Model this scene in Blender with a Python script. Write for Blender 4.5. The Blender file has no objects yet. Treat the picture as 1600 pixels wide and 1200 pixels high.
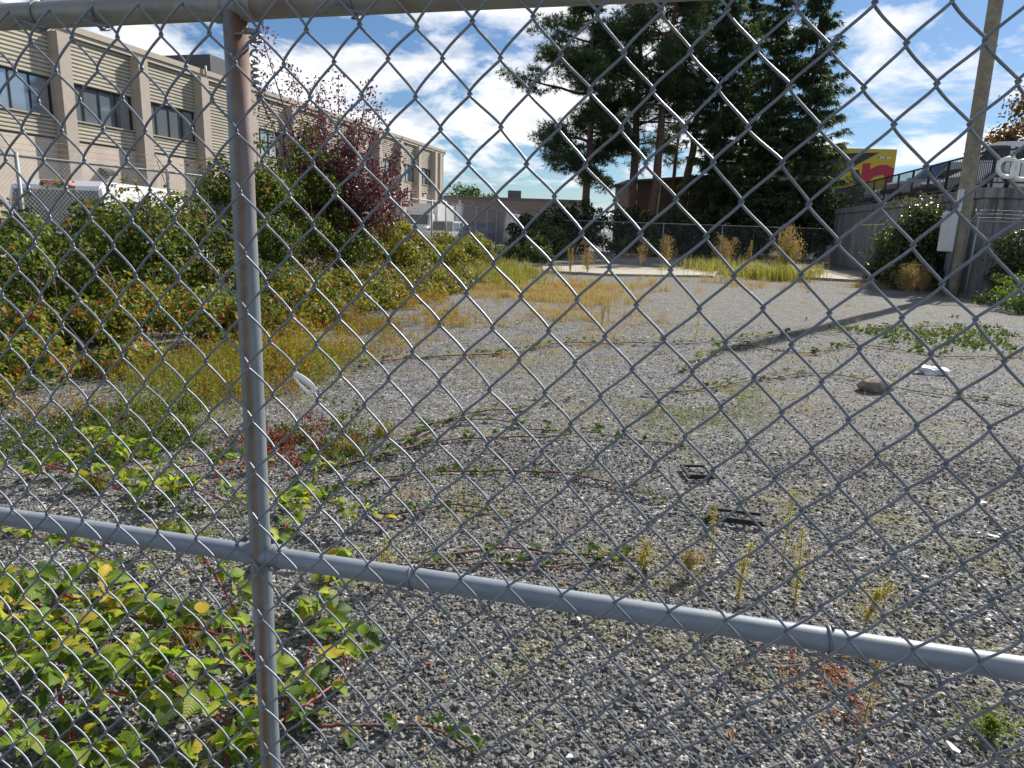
import bpy, bmesh, math, random
import numpy as np
from mathutils import Vector, Matrix
random.seed(7); RNG = np.random.default_rng(7)
sc = bpy.context.scene
C = sc.collection
PI = math.pi
# ------------------------------------------------------------------ camera
FPX = 1090.0; PITCH = math.radians(12.6); ROLL = math.radians(1.9); CAMH = 1.5
cam_d = bpy.data.cameras.new('camera'); cam = bpy.data.objects.new('camera', cam_d); C.objects.link(cam)
cam_d.sensor_width = 36.0; cam_d.lens = 36.0*FPX/1600.0; cam_d.clip_start = 0.02; cam_d.clip_end = 3000
RM = Matrix.Rotation(PI/2-PITCH, 4, 'X') @ Matrix.Rotation(ROLL, 4, 'Z')
cam.matrix_world = Matrix.Translation((0, 0, CAMH)) @ RM
sc.camera = cam
sc.render.resolution_x = 1024; sc.render.resolution_y = 768
# ------------------------------------------------------------------ sun, sky, exposure
SUN_AZ = math.radians(40.5)      # to the right of the view direction (+Y)
SUN_EL = math.radians(37.0)
sd = Vector((math.sin(SUN_AZ)*math.cos(SUN_EL), math.cos(SUN_AZ)*math.cos(SUN_EL), math.sin(SUN_EL)))
sun_d = bpy.data.lights.new('sun', 'SUN'); sun_d.energy = 5.0; sun_d.angle = math.radians(0.53); sun_d.color = (1.0, 0.945, 0.86)
sun = bpy.data.objects.new('sun', sun_d); C.objects.link(sun)
sun.rotation_euler = sd.to_track_quat('Z', 'Y').to_euler()
w = bpy.data.worlds.new('World'); sc.world = w; w.use_nodes = True
nt = w.node_tree; nt.nodes.clear()
def N(t, typ, **kw):
    n = t.nodes.new(typ)
    for k, v in kw.items():
        if hasattr(n, k): setattr(n, k, v)
    return n
def setin(n, **kw):
    for k, v in kw.items(): n.inputs[k.replace('_', ' ')].default_value = v
sky = N(nt, 'ShaderNodeTexSky', sky_type='NISHITA', sun_disc=False, sun_elevation=SUN_EL, sun_rotation=SUN_AZ, air_density=1.0, dust_density=0.25, ozone_density=2.2, altitude=0)
tc = N(nt, 'ShaderNodeTexCoord')
sep = N(nt, 'ShaderNodeSeparateXYZ'); nt.links.new(tc.outputs['Generated'], sep.inputs[0])
def M(t, op, a, b=None, c=None, clamp=False):
    n = t.nodes.new('ShaderNodeMath'); n.operation = op; n.use_clamp = clamp
    for i, v in enumerate((a, b, c)):
        if v is None: continue
        if isinstance(v, (int, float)): n.inputs[i].default_value = v
        else: t.links.new(v, n.inputs[i])
    return n.outputs[0]
zc = M(nt, 'MAXIMUM', sep.outputs[2], 0.0)
den = M(nt, 'ADD', zc, 0.16)
ux = M(nt, 'DIVIDE', sep.outputs[0], den); uy = M(nt, 'DIVIDE', sep.outputs[1], den)
cmb = N(nt, 'ShaderNodeCombineXYZ'); nt.links.new(ux, cmb.inputs[0]); nt.links.new(uy, cmb.inputs[1])
def noise(t, vec, scale, detail=6, rough=0.55, lac=2.0, dist=0.0, off=(0, 0, 0), scl=(1, 1, 1)):
    mp = N(t, 'ShaderNodeMapping'); mp.inputs['Location'].default_value = off; mp.inputs['Scale'].default_value = scl
    if vec is not None: t.links.new(vec, mp.inputs['Vector'])
    n = N(t, 'ShaderNodeTexNoise'); t.links.new(mp.outputs[0], n.inputs['Vector'])
    n.inputs['Scale'].default_value = scale; n.inputs['Detail'].default_value = detail
    n.inputs['Roughness'].default_value = rough; n.inputs['Lacunarity'].default_value = lac; n.inputs['Distortion'].default_value = dist
    return n.outputs['Fac']
def ramp(t, fac, stops, interp='LINEAR'):
    r = N(t, 'ShaderNodeValToRGB'); r.color_ramp.interpolation = interp
    el = r.color_ramp.elements
    while len(el) < len(stops): el.new(0.5)
    for e, (p, c) in zip(el, stops):
        e.position = p; e.color = (c[0], c[1], c[2], 1) if hasattr(c, '__len__') else (c, c, c, 1)
    t.links.new(fac, r.inputs[0]); return r.outputs[0]
def mixc(t, fac, a, b, mode='MIX'):
    n = t.nodes.new('ShaderNodeMix'); n.data_type = 'RGBA'; n.blend_type = mode
    for s, v in ((n.inputs[0], fac), (n.inputs[6], a), (n.inputs[7], b)):
        if isinstance(v, (int, float)): s.default_value = v
        elif isinstance(v, tuple): s.default_value = (*v, 1)
        else: t.links.new(v, s)
    return n.outputs[2]
c1 = noise(nt, cmb.outputs[0], 1.45, 9, 0.57, 2.1, 0.25, off=(20.6, 10.1, 0.7), scl=(1.0, 0.8, 1))
c2 = noise(nt, cmb.outputs[0], 0.42, 3, 0.5, 2.0, 0.0, off=(1.3, 2.2, 4.0))
cs = M(nt, 'ADD', M(nt, 'MULTIPLY', c1, 0.72), M(nt, 'MULTIPLY', c2, 0.28))
mask = ramp(nt, cs, [(0.0, 0.0), (0.485, 0.0), (0.522, 0.55), (0.565, 1.0)])
shade = ramp(nt, noise(nt, cmb.outputs[0], 2.3, 6, 0.6, off=(5, 1, 2)), [(0.34, (9.5, 10.1, 11.2)), (0.56, (15.5, 15.6, 15.8))])
skyc = mixc(nt, 1.0, sky.outputs[0], (0.80, 1.0, 1.22), 'MULTIPLY')
colw = mixc(nt, mask, skyc, shade)
bg = N(nt, 'ShaderNodeBackground'); bg.inputs[1].default_value = 0.05; nt.links.new(colw, bg.inputs[0])
out = N(nt, 'ShaderNodeOutputWorld'); nt.links.new(bg.outputs[0], out.inputs[0])
vs = sc.view_settings; vs.view_transform = 'Standard'; vs.look = 'None'; vs.gamma = 1.0; vs.use_curve_mapping = False; vs.exposure = 0.62
sc.cycles.max_bounces = 4; sc.cycles.diffuse_bounces = 3; sc.cycles.glossy_bounces = 3; sc.cycles.transmission_bounces = 4; sc.cycles.transparent_max_bounces = 8

# ------------------------------------------------------------------ helpers
RN = np.array(RM.to_3x3())
def ray(x, y): return RN @ np.array([x-800.0, 600.0-y, -FPX])
def g(x, y, z=0.0):
    r = ray(x, y); return np.array([0, 0, CAMH]) + r*((z-CAMH)/r[2])
def at(x, y, d):
    r = ray(x, y); return np.array([0, 0, CAMH]) + r*(d/r[1])
def tag(o, label=None, cat=None, group=None, kind=None):
    if label: o['label'] = label
    if cat: o['category'] = cat
    if group: o['group'] = group
    if kind: o['kind'] = kind
    return o
def empty(name, loc=(0, 0, 0), rz=0.0, label=None, cat=None, group=None):
    o = bpy.data.objects.new(name, None); C.objects.link(o); o.empty_display_size = 0.1
    o.location = loc; o.rotation_euler = (0, 0, rz)
    return tag(o, label, cat, group)
def link(name, me, parent=None, mats=None):
    o = bpy.data.objects.new(name, me); C.objects.link(o)
    if parent is not None: o.parent = parent
    if mats is not None and not me.materials:
        for m in (mats if isinstance(mats, (list, tuple)) else [mats]): me.materials.append(m)
    return o
def np_mesh(name, V, Fc, smooth=False, midx=None):
    """V (n,3), Fc (m,3) or (m,4) array"""
    V = np.asarray(V, np.float32); Fc = np.asarray(Fc, np.int32); k = Fc.shape[1]
    me = bpy.data.meshes.new(name)
    me.vertices.add(len(V)); me.vertices.foreach_set('co', V.ravel())
    me.loops.add(Fc.size); me.loops.foreach_set('vertex_index', Fc.ravel())
    me.polygons.add(len(Fc)); me.polygons.foreach_set('loop_start', np.arange(0, Fc.size, k, dtype=np.int32))
    try: me.polygons.foreach_set('loop_total', np.full(len(Fc), k, np.int32))
    except Exception: pass
    if midx is not None: me.polygons.foreach_set('material_index', np.asarray(midx, np.int32))
    me.polygons.foreach_set('use_smooth', np.full(len(Fc), smooth, bool))
    me.update(calc_edges=True); me.validate()
    return me
class MB:
    """collects simple solids into one mesh"""
    def __init__(s): s.v = []; s.f = []; s.sm = []
    def add(s, v, f, smooth=False):
        n = len(s.v); s.v += [tuple(p) for p in v]; s.f += [tuple(i+n for i in q) for q in f]; s.sm += [smooth]*len(f); return s
    def box(s, a, b):
        (x0, y0, z0), (x1, y1, z1) = a, b
        v = [(x0,y0,z0),(x1,y0,z0),(x1,y1,z0),(x0,y1,z0),(x0,y0,z1),(x1,y0,z1),(x1,y1,z1),(x0,y1,z1)]
        return s.add(v, [(0,3,2,1),(4,5,6,7),(0,1,5,4),(1,2,6,5),(2,3,7,6),(3,0,4,7)])
    def prism(s, poly, axis, a, b):
        """poly list of 2-D points extruded along axis 0/1/2 from a to b"""
        n = len(poly)
        def P(p, t):
            q = list(p); q.insert(axis, t); return q
        v = [P(p, a) for p in poly]+[P(p, b) for p in poly]
        return s.add(v, [tuple(range(n))[::-1], tuple(range(n, 2*n))]+[(i, (i+1) % n, n+(i+1) % n, n+i) for i in range(n)])
    def tube(s, pts, rad, n=8, caps=True, smooth=True):
        v, f = tube_np(pts, rad, n, caps); return s.add(v, f, smooth)
    def build(s, name, mat, parent=None, bevel=0.0, seg=2):
        me = bpy.data.meshes.new(name); me.from_pydata(s.v, [], s.f)
        me.polygons.foreach_set('use_smooth', s.sm)
        bm = bmesh.new(); bm.from_mesh(me); bmesh.ops.recalc_face_normals(bm, faces=bm.faces)
        if bevel:
            ed = [e for e in bm.edges if len(e.link_faces) == 2 and e.calc_face_angle(0) > 0.4]
            bmesh.ops.bevel(bm, geom=ed, offset=bevel, segments=seg, affect='EDGES', clamp_overlap=True)
        bm.to_mesh(me); bm.free(); me.update()
        return link(name, me, parent, mat)
def tube_np(pts, rad, n=8, caps=True):
    P = np.asarray(pts, float); m = len(P)
    rad = np.full(m, rad, float) if np.isscalar(rad) else np.asarray(rad, float)
    T = np.gradient(P, axis=0); T /= np.linalg.norm(T, axis=1)[:, None]+1e-12
    up = np.array([0, 0, 1.0]) if abs(T[0][2]) < 0.9 else np.array([1.0, 0, 0])
    a = np.cross(T[0], up); a /= np.linalg.norm(a); V = []
    ang = np.arange(n)*2*PI/n
    for k in range(m):
        a = a-T[k]*(a@T[k]); a /= np.linalg.norm(a)+1e-12
        b = np.cross(T[k], a)
        V.append(P[k]+rad[k]*(np.cos(ang)[:, None]*a+np.sin(ang)[:, None]*b))
    V = np.vstack(V); f = []
    for k in range(m-1):
        for q in range(n):
            r = (q+1) % n; f.append((k*n+q, k*n+r, (k+1)*n+r, (k+1)*n+q))
    if caps: f.append(tuple(range(n))[::-1]); f.append(tuple((m-1)*n+q for q in range(n)))
    return V, f
def smooth_path(pts, per=6):
    P = np.asarray(pts, float); n = len(P)
    if n < 3: return P
    Q = np.vstack([2*P[0]-P[1], P, 2*P[-1]-P[-2]]); o = []
    for k in range(n-1):
        p0, p1, p2, p3 = Q[k:k+4]
        for s in np.linspace(0, 1, per, endpoint=False):
            o.append(0.5*((2*p1)+(-p0+p2)*s+(2*p0-5*p1+4*p2-p3)*s*s+(-p0+3*p1-3*p2+p3)*s**3))
    o.append(P[-1]); return np.array(o)
def unit(a): return a/(np.linalg.norm(a, axis=-1, keepdims=True)+1e-9)
def rdir(n): return unit(RNG.normal(size=(n, 3)))
# ------------------------------------------------------------------ materials
MATS = {}
def newmat(name):
    m = bpy.data.materials.new(name); m.use_nodes = True; t = m.node_tree
    return m, t, t.nodes['Principled BSDF']
def plain(name, col, rough=0.6, metal=0.0, var=0.0, scale=8.0, bump=0.0, bscale=60.0, spec=0.5, dirt=None, obj=True):
    if name in MATS: return MATS[name]
    m, t, b = newmat(name); co = N(t, 'ShaderNodeTexCoord').outputs['Object']
    setin(b, Roughness=rough, Metallic=metal); b.inputs['Specular IOR Level'].default_value = spec
    if var:
        f = noise(t, co, scale, 5, 0.6)
        lo = tuple(c*(1-var) for c in col); hi = tuple(min(1, c*(1+var)) for c in col)
        cc = ramp(t, f, [(0.3, lo), (0.7, hi)])
        if dirt:
            f2 = ramp(t, noise(t, co, scale*0.35, 6, 0.7, off=(4, 2, 1)), [(0.45, 0.0), (0.68, 1.0)])
            cc = mixc(t, f2, cc, tuple(dirt))
        t.links.new(cc, b.inputs['Base Color'])
    else: b.inputs['Base Color'].default_value = (*col, 1)
    if bump:
        bp = N(t, 'ShaderNodeBump'); bp.inputs['Strength'].default_value = bump; bp.inputs['Distance'].default_value = 0.01
        t.links.new(noise(t, co, bscale, 4, 0.6), bp.inputs['Height']); t.links.new(bp.outputs[0], b.inputs['Normal'])
    MATS[name] = m; return m
def leafmat(name, stops, trans=0.4, rough=0.55, tint=(1.15, 1.25, 0.6), patch=None, spec=0.35, pscale=0.8):
    """leaf colour varies from leaf to leaf; light comes through the blade"""
    if name in MATS: return MATS[name]
    m, t, b = newmat(name)
    geo = N(t, 'ShaderNodeNewGeometry')
    col = ramp(t, geo.outputs['Random Per Island'], stops)
    if patch:
        co = N(t, 'ShaderNodeTexCoord').outputs['Object']
        pf = ramp(t, noise(t, co, pscale, 3, 0.5), [(0.5, 0.0), (0.64, 1.0)])
        col = mixc(t, pf, col, mixc(t, 0.7, col, tuple(patch)))
    t.links.new(col, b.inputs['Base Color']); setin(b, Roughness=rough); b.inputs['Specular IOR Level'].default_value = spec
    tr = N(t, 'ShaderNodeBsdfTranslucent'); t.links.new(mixc(t, 1.0, col, tint, 'MULTIPLY'), tr.inputs[0])
    ms = N(t, 'ShaderNodeMixShader'); ms.inputs[0].default_value = trans
    t.links.new(b.outputs[0], ms.inputs[1]); t.links.new(tr.outputs[0], ms.inputs[2])
    t.links.new(ms.outputs[0], t.nodes['Material Output'].inputs[0])
    MATS[name] = m; return m
def galv(name, col=(0.36, 0.39, 0.43), rough=0.5, metal=0.55, rust=None):
    m, t, b = newmat(name); co = N(t, 'ShaderNodeTexCoord').outputs['Object']
    f = noise(t, co, 35, 6, 0.65, scl=(1, 1, 0.25))
    c = ramp(t, f, [(0.3, tuple(x*0.8 for x in col)), (0.7, tuple(min(1, x*1.15) for x in col))])
    setin(b, Roughness=rough, Metallic=metal)
    if rust:
        c, km = rust(t, co, c)
        if km is not None:
            t.links.new(M(t, 'MULTIPLY', M(t, 'SUBTRACT', 1.0, km, clamp=True), metal), b.inputs['Metallic']); t.links.new(M(t, 'ADD', M(t, 'MULTIPLY', km, 0.4), rough, clamp=True), b.inputs['Roughness'])
    t.links.new(c, b.inputs['Base Color'])
    bp = N(t, 'ShaderNodeBump'); bp.inputs['Strength'].default_value = 0.15; bp.inputs['Distance'].default_value = 0.002
    t.links.new(noise(t, co, 120, 3, 0.6), bp.inputs['Height']); t.links.new(bp.outputs[0], b.inputs['Normal'])
    MATS[name] = m; return m

# ------------------------------------------------------------------ foliage primitives
LEAF_V = np.array([[0, 0, 0], [0.38, 0.5, 0.10], [1, 0, -0.06], [0.38, -0.5, 0.10]])
LEAF_F = np.array([[0, 1, 2], [0, 2, 3]])
LEAF6_V = np.array([[0, 0, 0], [0.22, 0.40, 0.09], [0.60, 0.40, 0.08], [1, 0, -0.10], [0.60, -0.40, 0.08], [0.22, -0.40, 0.09]])
LEAF6_F = np.array([[0, 1, 2], [0, 2, 3], [0, 3, 4], [0, 4, 5]])
def scatter(P, D, Nn, L, W, tv=LEAF_V, tf=LEAF_F):
    """place a template: x along D, y across, z along the normal"""
    D = unit(D); S = unit(np.cross(Nn, D)); U = np.cross(D, S); n = len(P)
    L = np.broadcast_to(L, n)[:, None, None]; W = np.broadcast_to(W, n)[:, None, None]
    V = P[:, None, :] + D[:, None, :]*tv[None, :, 0:1]*L + S[:, None, :]*tv[None, :, 1:2]*W + U[:, None, :]*tv[None, :, 2:3]*L
    F_ = tf[None] + (np.arange(n)*len(tv))[:, None, None]
    return V.reshape(-1, 3), F_.reshape(-1, 3)
def clump_leaves(centres, radii, per_m2, L, flat=0.8, shell=0.35, wr=0.75, up=0.45, six=False, zmin=0.01):
    """leaves spread through the outer part of a heap of rounded clumps"""
    Ps, Ds, Ns = [], [], []
    for c, r in zip(centres, radii):
        n = max(6, int(per_m2*4*PI*r*r))
        d = rdir(n); rr = r*(1-shell*RNG.random(n)**1.3)
        p = np.asarray(c)+d*rr[:, None]*np.array([1, 1, flat])
        Ps.append(p); nn = unit(d+np.array([0, 0, up])+0.55*RNG.normal(size=(n, 3)))
        Ns.append(nn); Ds.append(np.cross(nn, rdir(n))+np.array([0, 0, -0.25]))
    P = np.vstack(Ps); D = np.vstack(Ds); Nn = np.vstack(Ns); k = P[:, 2] > zmin
    P, D, Nn = P[k], D[k], Nn[k]; l = L*RNG.uniform(0.45, 1.45, len(P))
    return scatter(P, D, Nn, l, l*wr, LEAF6_V if six else LEAF_V, LEAF6_F if six else LEAF_F)
def blade_mesh(P, height, width, lean=0.35, az=None):
    n = len(P); az = RNG.uniform(0, 2*PI, n) if az is None else az
    h = np.broadcast_to(height, n)*RNG.uniform(0.45, 1.2, n)*(0.45+1.1*vnoise(P+3, 1.7)); wd = np.broadcast_to(width, n)
    ln = RNG.uniform(0, 1, n)**0.8*lean
    o = np.stack([np.cos(az), np.sin(az), np.zeros(n)], 1); s = np.stack([-np.sin(az), np.cos(az), np.zeros(n)], 1)
    z = np.array([0, 0, 1.0])
    b = P; m = P+o*(ln*h*0.35)[:, None]+z*(h*0.6)[:, None]; t = P+o*(ln*h*1.1)[:, None]+z*(h*(1-0.35*ln))[:, None]
    V = np.stack([b-s*(wd/2)[:, None], b+s*(wd/2)[:, None], m-s*(wd*0.4)[:, None], m+s*(wd*0.4)[:, None], t], 1)
    F_ = np.array([[0, 1, 3], [0, 3, 2], [2, 3, 4]])[None]+(np.arange(n)*5)[:, None, None]
    return V.reshape(-1, 3), F_.reshape(-1, 3)
def merge(*vf):
    V, F_, o = [], [], 0
    for v, f in vf: V.append(v); F_.append(np.asarray(f)+o); o += len(v)
    return np.vstack(V), np.vstack(F_)
def inpoly(pts, poly):
    x, y = pts[:, 0], pts[:, 1]; c = np.zeros(len(pts), bool); n = len(poly)
    for i in range(n):
        x1, y1 = poly[i]; x2, y2 = poly[(i+1) % n]
        k = (y1 > y) != (y2 > y)
        with np.errstate(all='ignore'): xi = (x2-x1)*(y-y1)/(y2-y1+1e-12)+x1
        c ^= k & (x < xi)
    return c
def sample_poly(poly, n):
    poly = np.asarray(poly)[:, :2]; lo, hi = poly.min(0), poly.max(0); o = np.zeros((0, 2))
    while len(o) < n:
        p = RNG.uniform(lo, hi, (n*2, 2)); o = np.vstack([o, p[inpoly(p, poly)]])
    return o[:n]
def pxpoly(pp): return [g(x, y)[:2] for x, y in pp]
# cheap smooth value noise for scattering densities
_G = np.random.default_rng(3).random((64, 64))
def vnoise(p, s):
    q = np.asarray(p)[:, :2]*s; i = np.floor(q).astype(int); f = q-i; f = f*f*(3-2*f)
    a = _G[i[:, 0] % 64, i[:, 1] % 64]; b = _G[(i[:, 0]+1) % 64, i[:, 1] % 64]; c = _G[i[:, 0] % 64, (i[:, 1]+1) % 64]; d = _G[(i[:, 0]+1) % 64, (i[:, 1]+1) % 64]
    return (a*(1-f[:, 0])+b*f[:, 0])*(1-f[:, 1])+(c*(1-f[:, 0])+d*f[:, 0])*f[:, 1]
def gz(p):
    p = np.atleast_2d(p); y = p[:, 1]
    r = 0.014*(vnoise(p, 0.9)-0.5)*2+0.006*(vnoise(p, 3.1)-0.5)*2
    k = np.clip((y-19)/16, 0, 1); k = k*k*(3-2*k)
    return r+0.16*k
def onground(xy): xy = np.atleast_2d(xy)[:, :2]; return np.c_[xy, gz(xy)]

# ================================================================== GROUND
def gravel_mat(name, fine=True):
    m, t, b = newmat(name); co = N(t, 'ShaderNodeTexCoord').outputs['Object']
    v1 = N(t, 'ShaderNodeTexVoronoi'); v1.inputs['Scale'].default_value = 75; t.links.new(co, v1.inputs['Vector'])
    sepc = N(t, 'ShaderNodeSeparateColor'); t.links.new(v1.outputs['Color'], sepc.inputs[0])
    stone = ramp(t, sepc.outputs[0], [(0.0, (0.045, 0.047, 0.05)), (0.35, (0.105, 0.11, 0.115)), (0.7, (0.185, 0.188, 0.188)), (0.92, (0.28, 0.27, 0.25)), (1.0, (0.58, 0.56, 0.52))])
    v2 = N(t, 'ShaderNodeTexVoronoi'); v2.inputs['Scale'].default_value = 34; t.links.new(co, v2.inputs['Vector']); s2 = N(t, 'ShaderNodeSeparateColor'); t.links.new(v2.outputs['Color'], s2.inputs[0])
    stone = mixc(t, 1.0, stone, ramp(t, s2.outputs[1], [(0.0, 0.65), (0.6, 1.0), (1.0, 1.55)]), 'MULTIPLY')
    stone = mixc(t, 1.0, stone, ramp(t, noise(t, co, 3.2, 5, 0.65, off=(9, 3, 0)), [(0.3, 0.72), (0.7, 1.22)]), 'MULTIPLY')
    big = noise(t, co, 0.5, 5, 0.6)
    soil = ramp(t, big, [(0.40, 0.0), (0.66, 1.0)])
    stone = mixc(t, M(t, 'MULTIPLY', soil, 0.5), stone, (0.17, 0.15, 0.12))
    moss = ramp(t, noise(t, co, 1.35, 6, 0.72, off=(2, 7, 0)), [(0.54, 0.0), (0.68, 0.85)])
    stone = mixc(t, moss, stone, (0.17, 0.165, 0.06))
    t.links.new(stone, b.inputs['Base Color']); setin(b, Roughness=0.9); b.inputs['Specular IOR Level'].default_value = 0.25
    h = M(t, 'ADD', M(t, 'MULTIPLY', v1.outputs['Distance'], -1.0), M(t, 'MULTIPLY', noise(t, co, 14, 4, 0.6), 0.6))
    bp = N(t, 'ShaderNodeBump'); bp.inputs['Strength'].default_value = 1.0; bp.inputs['Distance'].default_value = 0.012
    t.links.new(h, bp.inputs['Height']); t.links.new(bp.outputs[0], b.inputs['Normal'])
    return m
M_gravel = gravel_mat('gravel_bed')
def stone_mat():
    m, t, b = newmat('gravel_stone'); geo = N(t, 'ShaderNodeNewGeometry'); co = N(t, 'ShaderNodeTexCoord').outputs['Object']
    c = ramp(t, geo.outputs['Random Per Island'], [(0.0, (0.035, 0.038, 0.042)), (0.38, (0.068, 0.073, 0.079)), (0.68, (0.125, 0.13, 0.135)), (0.87, (0.215, 0.212, 0.20)), (0.955, (0.34, 0.30, 0.24)), (1.0, (0.66, 0.64, 0.6))])
    moss = ramp(t, noise(t, co, 1.35, 6, 0.72, off=(2, 7, 0)), [(0.54, 0.0), (0.70, 0.65)])
    c = mixc(t, moss, c, (0.20, 0.19, 0.07))
    c = mixc(t, 0.35, c, ramp(t, noise(t, co, 240, 3, 0.6), [(0.3, (0.07, 0.07, 0.07)), (0.7, (0.25, 0.25, 0.24))]))
    t.links.new(c, b.inputs['Base Color']); setin(b, Roughness=0.82); b.inputs['Specular IOR Level'].default_value = 0.35
    return m
M_stone = stone_mat()
# far ground to the horizon
mb = MB(); mb.add([(-900, -300, -0.25), (900, -300, -0.25), (900, 1500, -0.25), (-900, 1500, -0.25)], [(0, 1, 2, 3)])
M_far = plain('asphalt_ground', (0.075, 0.077, 0.08), 0.9, var=0.3, scale=0.3, bump=0.3, bscale=40)
tag(mb.build('ground', M_far), kind='structure')
# the lot: a sheet of packed gravel, finer near the gate
def sheet(name, xs, ys, zf, mat):
    X, Y = np.meshgrid(xs, ys); P = np.c_[X.ravel(), Y.ravel()]; V = np.c_[P, zf(P)]
    nx, ny = len(xs), len(ys); i = (np.arange(ny-1)[:, None]*nx+np.arange(nx-1)[None]).ravel()
    return link(name, np_mesh(name, V, np.c_[i, i+1, i+nx+1, i+nx], True), None, mat)
xs = np.r_[np.linspace(-16, -4, 25)[:-1], np.linspace(-4, 4, 110), np.linspace(4, 19, 31)[1:]]
ys = np.r_[np.linspace(-6, 0.6, 12)[:-1], np.linspace(0.6, 8, 110), np.linspace(8, 47, 80)[1:]]
tag(sheet('gravel_lot', xs, ys, gz, M_gravel), kind='structure')
# asphalt yard beyond the left fence
tag(sheet('yard_pavement', np.linspace(-60, 30, 8), np.linspace(47.0, 110, 8), lambda p: np.full(len(p), -0.05), M_far), kind='structure')
# loose crushed stone, thick near the gate and thinning out
ROCK = []
for k in range(12):
    r = np.random.default_rng(k); t = (1+5**0.5)/2
    if k < 9:
        v = np.array([[1,0,0],[-1,0,0],[0,1,0],[0,-1,0],[0,0,1],[0,0,-1]], float)*r.uniform(0.7, 1.2, (6, 1))+r.normal(0, 0.22, (6, 3))
        f = np.array([[0,2,4],[2,1,4],[1,3,4],[3,0,4],[2,0,5],[1,2,5],[3,1,5],[0,3,5]])
        ROCK.append((v*np.array([1, r.uniform(.6, .95), r.uniform(.45, .8)]), f))
    else:
        v = np.array([[-1,-1,-1],[1,-1,-1],[1,1,-1],[-1,1,-1],[-.8,-.8,1],[.8,-.8,1],[.8,.8,1],[-.8,.8,1]], float)*0.68*r.uniform(.75, 1.2, (8, 1))+r.normal(0, .1, (8, 3))
        f = np.array([[0,2,1],[0,3,2],[4,5,6],[4,6,7],[0,1,5],[0,5,4],[1,2,6],[1,6,5],[2,3,7],[2,7,6],[3,0,4],[3,4,7]])
        ROCK.append((v*np.array([1, r.uniform(.55, .95), r.uniform(.5, .85)]), f))
def rot_rand(n):
    q = unit(RNG.normal(size=(n, 4))); a, b, c, d = q.T
    return np.stack([np.stack([a*a+b*b-c*c-d*d, 2*(b*c-a*d), 2*(b*d+a*c)], 1), np.stack([2*(b*c+a*d), a*a-b*b+c*c-d*d, 2*(c*d-a*b)], 1), np.stack([2*(b*d-a*c), 2*(c*d+a*b), a*a-b*b-c*c+d*d], 1)], 1)
def stones(name, n, y0, y1, r0, r1, spread, power=1.0, label=None):
    y = y0+(y1-y0)*RNG.random(n*2)**power; x = RNG.uniform(-1, 1, n*2)*(spread*y+0.25)
    P = np.c_[x, y]; P = P[(vnoise(P, 0.7)*0.6+vnoise(P, 2.3)*0.4+RNG.random(len(P))*0.45) > 0.46][:n]; n = len(P)
    s = r0+(r1-r0)*RNG.random(n)**2.6
    kind = RNG.integers(0, len(ROCK), n); Vs, Fs, o = [], [], 0
    z = gz(P)+s*0.15
    for k, (v, f) in enumerate(ROCK):
        i = np.where(kind == k)[0]; Rr = rot_rand(len(i)); 
        ang = RNG.uniform(0, 2*PI, len(i)); tilt = RNG.normal(0, 0.5, (len(i), 2))
        V = np.einsum('nij,kj->nki', Rr, v)*s[i][:, None, None]*np.array([1, 1, 0.8])+np.c_[P[i], z[i]][:, None, :]
        Vs.append(V.reshape(-1, 3)); Fs.append((f[None]+(o+np.arange(len(i))*len(v))[:, None, None]).reshape(-1, 3)); o += len(i)*len(v)
    ob = link(name, np_mesh(name, np.vstack(Vs), np.vstack(Fs)), None, M_stone)
    return tag(ob, label, 'gravel', kind='stuff')
stones('gravel', 64000, 1.35, 4.8, 0.005, 0.0178, 0.84, 1.25, 'loose crushed grey stone thick on the ground near the gate')
stones('gravel', 50000, 4.2, 12.0, 0.0055, 0.016, 0.80, 1.25, 'thinner scatter of loose grey stone farther across the lot')
# concrete slab remains at the back
M_slab = plain('old_concrete', (0.34, 0.305, 0.245), 0.9, var=0.22, scale=1.3, bump=0.4, bscale=30, dirt=(0.30, 0.27, 0.20))
def slab(name, poly, z, label):
    b = MB(); n = len(poly); top = [(p[0], p[1], z) for p in poly]; bot = [(p[0], p[1], z-0.35) for p in poly]
    b.add(top+bot, [tuple(range(n))]+[(i, i+n, (i+1) % n+n, (i+1) % n) for i in range(n)])
    return tag(b.build(name, M_slab, bevel=0.03), label, kind='structure')
slab('concrete_slab', [(0.9, 24.3), (3.2, 23.5), (6.9, 24.6), (8.4, 29.0), (6.4, 32.5), (2.6, 31.2), (1.0, 28.2)], 0.115, 'pale broken concrete slab at the back of the lot')
slab('concrete_slab', [(10.3, 25.2), (13.2, 24.0), (16.6, 27.5), (17.2, 36.5), (13.0, 37.2), (11.2, 31.0)], 0.135, 'shaded concrete slab at the foot of the retaining wall')

# ================================================================== LEFT BUILDING
M_siding = plain('tan_siding', (0.47, 0.435, 0.35), 0.55, var=0.08, scale=0.8, spec=0.4, dirt=(0.36, 0.335, 0.28))
M_stucco = plain('beige_stucco', (0.52, 0.44, 0.365), 0.9, var=0.10, scale=1.2, bump=0.3, bscale=50, dirt=(0.38, 0.32, 0.28))
M_pil = plain('pilaster_concrete', (0.40, 0.345, 0.295), 0.9, var=0.08, scale=2, bump=0.3, bscale=60)
M_coping = plain('brown_coping', (0.36, 0.31, 0.25), 0.5, var=0.05)
M_frame = plain('dark_window_frame', (0.035, 0.033, 0.03), 0.4)
M_black = plain('black_rubber', (0.02, 0.02, 0.022), 0.6)
def glassmat(name, col, rough=0.06, ior=1.9):
    m, t, b = newmat(name); b.inputs['Base Color'].default_value = (*col, 1); setin(b, Roughness=rough); b.inputs['Specular IOR Level'].default_value = 1.0
    b.inputs['IOR'].default_value = ior; MATS[name] = m; return m
M_pane = glassmat('window_pane', (0.16, 0.19, 0.22), 0.05, 2.3)
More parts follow.
